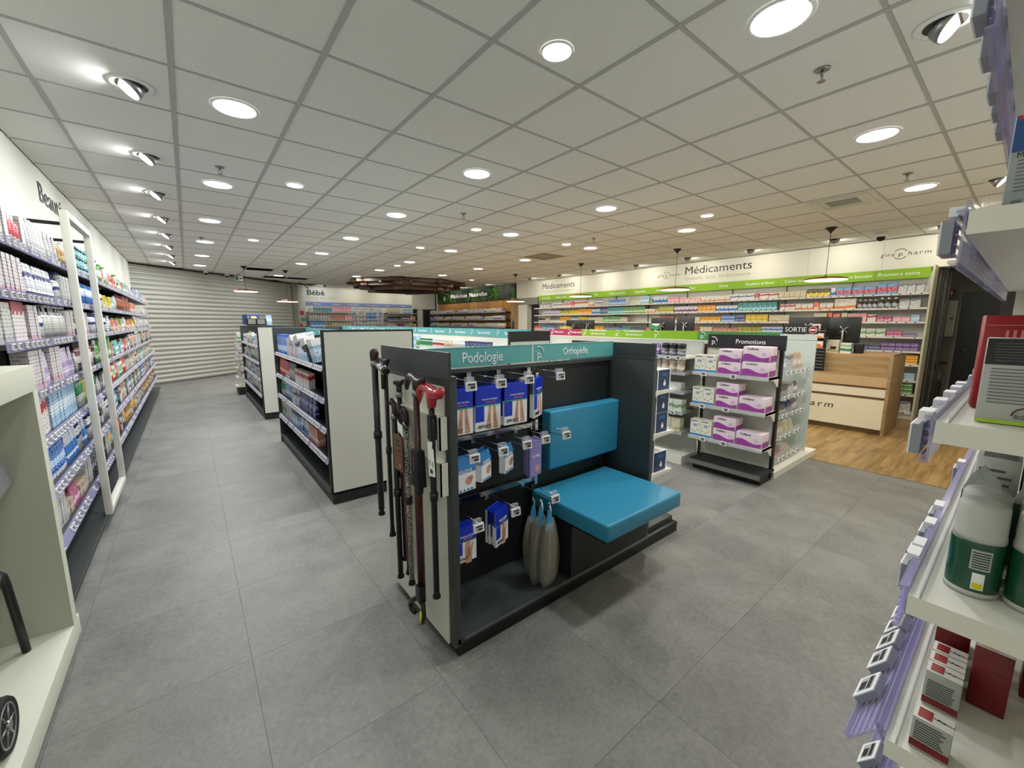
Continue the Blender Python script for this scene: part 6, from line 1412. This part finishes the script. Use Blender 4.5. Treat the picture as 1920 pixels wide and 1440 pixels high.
# ================================================================== RIGHT FOREGROUND SHELVES
FR = Frame(1.86, .054, '+y')     # a = 1.86 - x, n = y - .054
rs = thing('wall_shelving', 'white foreground shelving at the right edge with lilac price rails', 'shelving', (1.25, -.15, 0))
RZ = (1.80, 1.575, 1.353, 1.143, .946, .74, .52)
MB().box(.645, 1.87, -.352, -.34, .1, 2.2, WHITE).build('back_panel', rs)
MB().box(.645, 1.86, -.34, .05, .0, .09, WHITE).build('plinth', rs)
MB().box(1.86, 1.875, -.35, .04, .0, 2.2, mat('white_upright', 'd6d4c8', .5)).build('end_upright', rs)
for i, z in enumerate(RZ):
    last = 1.22
    tl = 0 if i < 4 else .62
    q = MB(); FR.box(q, .0, last, -.39, 0, z-.024, z, WHITE); b = q.build('shelf_board', rs, center=True)
    r = MB(); rail_geo(r, FR, .002, last-.01, .002, z+.004, .055, tl, CLEAR)
    if i > 3: FR.hexa(r, .002, last-.01, [(.002, z-.02), (.012, z+.004), (.012, z+.0065), (.002, z-.017)], CLEAR)
    for k in range(5): 
        v = .010*k+.006; c_, s_ = math.cos(tl), math.sin(tl); n_ = .0045; FR.hexa(r, .002, last-.01, [(.002+n_*c_+v*s_, z+.004-v*c_+n_*s_-.0006), (.002+(n_+.002)*c_+v*s_, z+.004-v*c_-.0006), (.002+(n_+.002)*c_+v*s_, z+.004-v*c_+.0006), (.002+n_*c_+v*s_, z+.004-v*c_+.0012)], mat('lilac_rib', '9d94d8', .2, alpha=.7))
    r.build('price_rail', b)
    q = MB(); FR.box(q, .002, last, -.011, -.009, z, z+.010, CLEARN); FR.box(q, .002, last, -.0, .003, z, z+.01, CLEAR); q.build('front_lip', b)
    spots = {0: (1.2, 1.1, .98, .9, .8), 1: (1.19, 1.0, .93, .87, .8, .74, .5, .42), 2: (1.19, 1.08, .98, .9, .83, .5), 3: (1.1, 1.06, .96, .86, .5), 4: (.86, .92, .98, 1.04, 1.12), 5: (1.12, 1.0), 6: (1.0,)}[i]
    for a in spots:
        q = MB(); nn_ = .010+.03*math.sin(tl); zz = z+.004-.028*math.cos(tl)
        tag_geo(q, FR, a, nn_, zz, tl, .95, True)
        FR.box(q, a-.016, a+.016, .004, .016, z-.002, z+.008, WTXT) if tl == 0 else None
        q.build('price_tag', b)
# goods: shelf B (index 2) two big boxes
def rbox(p0, u, w_, v, d, z, h_, lab, m, name='boxed_medicine'):
    """box with front-left lower corner p0, front edge along u (width w_), depth along v"""
    u = Vector(u).normalized(); v = Vector(v).normalized(); P = Vector((p0[0], p0[1], z))
    t = thing(name, lab, 'box', P+u.to_3d()*w_/2+v.to_3d()*d/2 if 0 else (P.x, P.y, z))
    A_ = [P, P+Vector((u.x, u.y, 0))*w_, P+Vector((u.x, u.y, 0))*w_+Vector((v.x, v.y, 0))*d, P+Vector((v.x, v.y, 0))*d]
    H = Vector((0, 0, h_)); c = MB().hexa(A_+[a_+H for a_ in A_], m).build('carton', t, bevel=.0012, bseg=1)
    def face(q, a0, a1, z0, z1, mm, off=.0006):
        U = Vector((u.x, u.y, 0)); N_ = Vector((v.x, v.y, 0))*-1
        q.hexa([P+U*a0+N_*0+Vector((0, 0, z0)), P+U*a1+Vector((0, 0, z0)), P+U*a1+N_*off+Vector((0, 0, z0)), P+U*a0+N_*off+Vector((0, 0, z0)), P+U*a0+Vector((0, 0, z1)), P+U*a1+Vector((0, 0, z1)), P+U*a1+N_*off+Vector((0, 0, z1)), P+U*a0+N_*off+Vector((0, 0, z1))], mm)
    return t, c, face
DRED = mat('deep_red_card', '9c1016', .45); LGREY = mat('pale_grey_card', 'b2b4b0', .5); LIME = mat('lime_card', 'a8c832', .5)
SP = mat('small_print', '6a6c6c', .5); SPL = mat('small_print_light', '55585c', .5); PPL = mat('print_pink_line', 'd88080', .5)
zB = RZ[2]+.001
t, c, fc = rbox((.779, .037), (.15, -.99), .062, (.99, .15), .03, zB, .116, 'red carton standing just behind the grey box on upper right shelf', DRED)
q = MB(); fc(q, .002, .060, .1035, .1043, PPL)
for k in range(4): fc(q, .018+k*.006, .0205+k*.006, .083, .098, PPL)
q.build('print', c)
t, c, fc = rbox((.786, -.030), (.15, -.99), .062, (.99, .15), .03, zB, .116, 'second red carton at the picture edge, beside the first one', DRED)
t, c, fc = rbox((.672, .028), (.05, -1), .085, (1, .05), .03, zB, .091, 'grey box with black top band and lime base on upper right shelf', LGREY)
q = MB(); fc(q, .0006, .0844, .063, .0905, BLACK); fc(q, 0, .085, 0, .004, LIME); q.build('colour_band', c)
q = MB()
for k in range(11): fc(q, .006, .070-rnd.random()*.02, .022+k*.0036, .0231+k*.0036, SP, .0008)
for k in range(7): fc(q, .007, .07-rnd.random()*.015, .067+k*.003, .0678+k*.003, SPL, .001)
U_ = Vector((.05, -1, 0)).normalized()
q.tube([Vector((.6712, .028, zB+.010))+U_*(.036+.011*math.cos(a))+Vector((0, 0, .009*math.sin(a))) for a in [PI*k/8 for k in range(9)]], .0007, mat('print_maroon', '5a2430', .5), 4); q.build('printed_text', c)
text('BIO Lineo', .006, (.6708, -.008, zB+.009), FACE['-x'], BTXT, c, width=.018, ext=.0002)
# shelf A (index 1): tall blue/grey box
zA = RZ[1]+.001
t, c, fc = rbox((.699, .036), (.05, -1), .08, (1, .05), .04, zA, .098, 'tall grey and blue device box on the highest visible right shelf', mat('cool_grey_card', '9aa0a0', .5))
q = MB(); fc(q, .0005, .0795, .062, .0975, mat('deep_blue_card', '1a4f8c', .45)); fc(q, .012, .0795, .066, .075, mat('green_card', '4c9a2c', .5), .001); fc(q, .002, .03, .093, .0975, mat('red_card', 'b83040', .5), .001); q.build('colour_band', c)
q = MB()
for k in range(9): fc(q, .006, .06-rnd.random()*.015, .022+k*.0038, .0231+k*.0038, SP)
for k in range(5): fc(q, .006+.011*k, .013+.011*k, .006, .013, SP)
q.build('printed_text', c)
text('MD', .008, (.6982, .026, zA+.058), FACE['-x'], BTXT, c, width=.010, ext=.0002)
# shelf C (index 3): white-capped green bottles
zC = RZ[3]+.001
GB = mat('green_bottle_plastic', '14492f', .25, coat=.3); CAPM = mat('matt_white_cap', 'bcbdb6', .5)
def capbottle(x, y, lab, r=.0222, h1=.066, h2=.112):
    t = thing('lotion_bottle', lab, 'bottle', (x, y, zC), 'white-capped green bottles on the right shelf')
    q = MB(); q.lathe((x, y, zC+.004), [(r*.98, 0), (r, .003), (r, h1-.006), (r*.99, h1-.004)], GB, 32); c = q.build('body', t)
    q = MB(); q.lathe((x, y, zC), [(r*1.01, 0), (r*1.01, .006)], CAPM, 32); q.build('base_ring', t)
    q = MB(); q.lathe((x, y, zC+h1), [(r*.985, 0), (r*.985, .006), (r*.96, .008), (r*.93, h2-h1-.006), (r*.80, h2-h1-.001), (r*.5, h2-h1)], CAPM, 32); q.build('cap', t)
    def arc(a0, a1, z0, z1, m, off):
        vs = []; n_ = 6
        for k in range(n_+1):
            a = a0+(a1-a0)*k/n_; vs += [(x+(r+off)*math.cos(a), y+(r+off)*math.sin(a), z0), (x+(r+off)*math.cos(a), y+(r+off)*math.sin(a), z1)]
        return MB().add(vs, [(2*k, 2*k+2, 2*k+3, 2*k+1) for k in range(n_)], m)
    arc(3.0, 3.75, zC+.034, zC+.058, mat('label_pale', 'a9b3ae', .5), .0004).build('label', c)
    q = MB()
    for k in range(7): q2 = arc(3.06, 3.69, zC+.036+k*.003, zC+.0374+k*.003, BTXT, .0006); q.add(q2.v, q2.f, BTXT)
    q.build('barcode', c)
    arc(3.15, 3.6, zC+.010, zC+.030, WTXT, .0004).build('price_sticker', c); arc(3.2, 3.55, zC+.011, zC+.018, YELLOW, .0006).build('sticker_band', c)
capbottle(.713, .010, 'nearest green bottle with matt white cap on middle right shelf')
capbottle(.716, -.037, 'green bottle with white cap at the picture edge, beside the nearest one')
capbottle(.764, .010, 'second green bottle with white cap behind the nearest one')
capbottle(.768, -.038, 'second-row green bottle with white cap toward the back panel')
capbottle(.722, -.084, 'green bottle with white cap deepest on the shelf, mostly out of sight')
for k, (x, y) in enumerate(((.815, .012), (.850, .018), (.835, -.028), (.815, -.065))):
    t = thing('refill_pouch', f"green refill pouch with crinkled film top, {ordn(k+1)} behind the white-capped bottles", 'pouch', (x, y, zC), 'green refill pouches on the right shelf')
    q = MB(); q.hexa([(x-.014, y-.017, zC), (x+.014, y-.017, zC), (x+.014, y+.017, zC), (x-.014, y+.017, zC), (x-.011, y-.017, zC+.085), (x+.011, y-.017, zC+.085), (x+.011, y+.017, zC+.085), (x-.011, y+.017, zC+.085)], GB); q.build('body', t)
    q = MB(); q.add([(x-.011, y-.017, zC+.085), (x+.011, y-.017, zC+.085), (x+.011, y+.017, zC+.085), (x-.011, y+.017, zC+.085), (x, y-.01, zC+.112), (x+.003, y+.0, zC+.122), (x-.002, y+.01, zC+.108)], [(0, 1, 4), (1, 2, 6, 5, 4), (2, 3, 6), (3, 0, 4, 5, 6)], mat('crinkled_film', 'b4bab4', .15, bump=.6, bscale=80)); q.build('film_top', t)
for k in range(3):
    for j in range(3):
        x = .88+.045*k; y = .006-.045*j
        t, c, fc = rbox((x, y+.022), (0, -1), .042, (1, 0), .042, zC, .128, f"white carton with printed top, {ordn(k+1)} from the bottles, {('front','middle','back')[j]} row, middle right shelf", mat('pack_plain_white', 'dcdad4', .45), 'white_carton')
        q = MB()
        for i in range(4): q.box(x+.004+.009*i, x+.008+.009*i, y-.016, y+.016, zC+.128, zC+.1286, SP)
        for i in range(10): fc(q, .004, .036-rnd.random()*.012, .02+i*.0098, .0235+i*.0098, SP)
        q.build('printed_text', c)
# shelf D (index 4): small white/red cartons and dark red boxes
zD = RZ[4]+.001
DR2 = mat('oxblood_card', '6e0f14', .45); CHK = mat('chalk_top', 'd8d6ce', .5); SPD = mat('small_print_dark', '3a3c3c', .5); PBR = mat('print_brickred', '8e2420', .5)
def smallc(x, lab, z=zD, h_=.042, y1=.035):
    t, c, fc = rbox((x, y1), (0, -1), .034, (1, 0), .0265, z, h_, lab, mat('pack_chalk', 'a8aaa2', .5), 'tablet_carton')
    t['group'] = 'small white cartons with red squares'
    MB().box(x+.0003, x+.0262, y1-.0337, y1-.0003, z+h_, z+h_+.0004, CHK).build('top_flap', c)
    MB().box(x+.004, x+.022, y1-.016, y1-.004, z+h_+.0004, z+h_+.0008, PBR).build('red_square', c)
    q = MB(); fc(q, .0003, .0337, .003, .012, DR2); q.build('red_band', c)
    q = MB()
    for k in range(8): fc(q, .003, .031-rnd.random()*.006, .0145+k*.0032, .0156+k*.0032, SPD)
    q.build('printed_text', c)
    text('Azinc', .0062, (x+.013, y1-.0275, z+h_+.0006), (0, 0, -RX), BTXT, c, width=.016, ext=.0001); text('FORME', .003, (x+.013, y1-.0205, z+h_+.0006), (0, 0, -RX), BTXT, c, width=.012, ext=.0001)
smallc(.650, 'nearest small white carton with red square on its top')
smallc(.743, 'second small white carton with red square, behind a gap', h_=.050)
smallc(.771, 'third small white carton with red square', h_=.050)
smallc(.799, 'fourth small white carton with red square, farthest', h_=.050)
for k, (x, y, lab) in enumerate(((.840, .036, 'oxblood carton with orange capsules on top, behind the small white cartons'), (.790, -.003, 'tall oxblood carton standing beside the small white cartons'), (.90, .036, 'farther oxblood carton along the lower right shelf'), (.86, -.048, 'oxblood carton deeper on the lower right shelf'))):
    t, c, fc = rbox((x, y), (0, -1), .034, (1, 0), .045, zD, .088, lab, DR2, 'capsule_carton')
    MB().box(x+.0004, x+.0446, y-.0336, y-.0004, zD+.088, zD+.0884, CHK).build('top_flap', c)
    for i in range(7): q = MB(); q.cyl((x+.006+.0042*i, y-.006, zD+.0892), (x+.006+.0042*i, y-.02, zD+.0892), .0018, mat('capsule_print', 'd88a3c', .4), 6); q.build('printed_capsule', c)
    q = MB(); fc(q, .001, .033, .074, .0745, PBR); fc(q, .001, .033, .058, .0583, PBR); q.build('print', c)
# white shop-front furniture further along the right wall
t = thing('wall_shelving', 'next white shelving bay seen beyond the foreground shelves', 'shelving', (2.6, -.15, 0))
MB().box(1.88, 3.1, -.352, -.34, .1, 2.1, mat('light_grey_panel', 'c2c4bc', .5)).build('back_panel', t); MB().box(1.88, 3.1, -.34, .0, 0, .09, WHITE).build('plinth', t)
for z in (.45, .75, 1.05, 1.35): MB().box(1.88, 3.1, -.34, .0, z-.02, z, WHITE).build('shelf_board', t)

# ================================================================== LEFT FOREGROUND NICHE WITH WHEELCHAIR
t = thing('display_niche', 'white open display niche at the left edge holding a walking aid', 'display unit', (-.7, 1.5, 0))
nx0, nx1 = -.895, -.52
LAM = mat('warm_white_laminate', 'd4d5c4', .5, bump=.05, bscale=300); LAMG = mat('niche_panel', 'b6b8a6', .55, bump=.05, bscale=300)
MB().box(nx0, nx1, .6, 2.56, 1.18, 1.285, LAM).build('top_slab', t, bevel=.002)
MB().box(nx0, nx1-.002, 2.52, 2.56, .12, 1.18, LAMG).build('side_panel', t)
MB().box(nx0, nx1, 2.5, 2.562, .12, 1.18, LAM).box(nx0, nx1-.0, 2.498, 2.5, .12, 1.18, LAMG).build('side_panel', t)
MB().box(nx0, nx1, .6, 2.60, 0.03, .12, LAM).build('floor_slab', t, bevel=.002)
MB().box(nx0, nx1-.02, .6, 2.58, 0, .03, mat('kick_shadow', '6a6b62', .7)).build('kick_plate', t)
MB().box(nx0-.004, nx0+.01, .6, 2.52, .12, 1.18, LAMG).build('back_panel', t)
MB().box(nx0, nx1, .6, .64, .12, 1.18, LAM).build('side_panel', t)
t = thing('rollator', 'black tubular walking aid with small spoked wheel inside the left niche', 'rollator', (-.7, 2.1, .12))
q = MB(); zf = .125
q.tube([(-.64, 2.405, zf), (-.64, 2.375, .28), (-.64, 2.335, .46), (-.64, 2.32, .50), (-.64, 2.295, .52), (-.64, 2.26, .505), (-.64, 2.1, .42), (-.64, 1.95, .36)], .0135, BLACK, 10); q.build('front_leg', t)
q = MB(); q.tube([(-.66, 2.42, .80), (-.66, 2.40, .70), (-.66, 2.33, .55), (-.66, 2.2, .40)], .012, BLACK, 10); q.tube([(-.66, 2.42, .80), (-.66, 2.37, .86), (-.66, 2.25, .90)], .013, BLACK, 10); q.build('side_frame', t)
q = MB(); q.hexa([(-.72, 2.2, .80), (-.60, 2.2, .80), (-.60, 2.475, .83), (-.72, 2.475, .83), (-.70, 2.2, .90), (-.62, 2.2, .90), (-.62, 2.45, .93), (-.70, 2.45, .93)], mat('crinkled_grey_film', '8e9296', .12, bump=.7, bscale=50, alpha=.7)); q.build('film_wrap', t, bevel=.012)
def wheel(x, y, z, r, par, nm='wheel'):
    q = MB(); q.lathe((x-.014, y, z), [(r*.76, 0), (r*.92, -.004), (r, .006), (r, .022), (r*.92, .032), (r*.76, .028)], BLACKM, 32, (1, 0, 0)); wb = q.build(nm, par)
    q = MB(); q.tube([(x+.012, y+r*.74*math.cos(a), z+r*.74*math.sin(a)) for a in [2*PI*k/28 for k in range(28)]], r*.05, STEEL, 6, closed=True); q.build('rim', wb)
    q = MB(); 
    for k in range(6):
        a = 2*PI*k/6; q.tube([(x+.014, y, z), (x+.010, y+r*.72*math.cos(a), z+r*.72*math.sin(a))], r*.06, STEEL, 6)
    q.lathe((x, y, z), [(r*.18, 0), (r*.18, .02)], STEEL, 14, (1, 0, 0)); q.build('spoke', wb)
wheel(-.57, 1.845, .208, .088, t); wheel(-.80, 1.845, .208, .088, t)
q = MB(); q.tube([(-.58, 1.845, .208), (-.60, 1.82, .28), (-.64, 1.95, .36)], .012, BLACK, 8); q.build('fork', t)
q = MB(); q.lathe((-.74, 2.40, .345), [(.145, 0), (.15, .01), (.145, .02), (.10, .025)], mat('film_covered_disc', 'a6a89a', .3, bump=.5, bscale=40), 28, (1, 0, 0)); q.build('rear_wheel_cover', t)

# fix up: product copies, text widths
flush_products()
bpy.context.view_layer.update()
for o, wd in FIT:
    d = o.dimensions.x if o.dimensions.x > 1e-6 else 1
    s_ = wd/d; o.scale = (s_, o.scale[1] if .55 < s_ < 1.6 else max(.5, min(s_, 1.4)), 1)
bpy.context.view_layer.update()
dg = bpy.context.evaluated_depsgraph_get()
for o in [o for o in list(C.objects) if o.type == 'FONT']:
    me = bpy.data.meshes.new_from_object(o.evaluated_get(dg)); n = bpy.data.objects.new(o.name.split('.')[0], me); 
    n.parent = o.parent; n.location = o.location; n.rotation_euler = o.rotation_euler; n.scale = o.scale
    nm = o.name; C.objects.link(n); bpy.data.objects.remove(o)
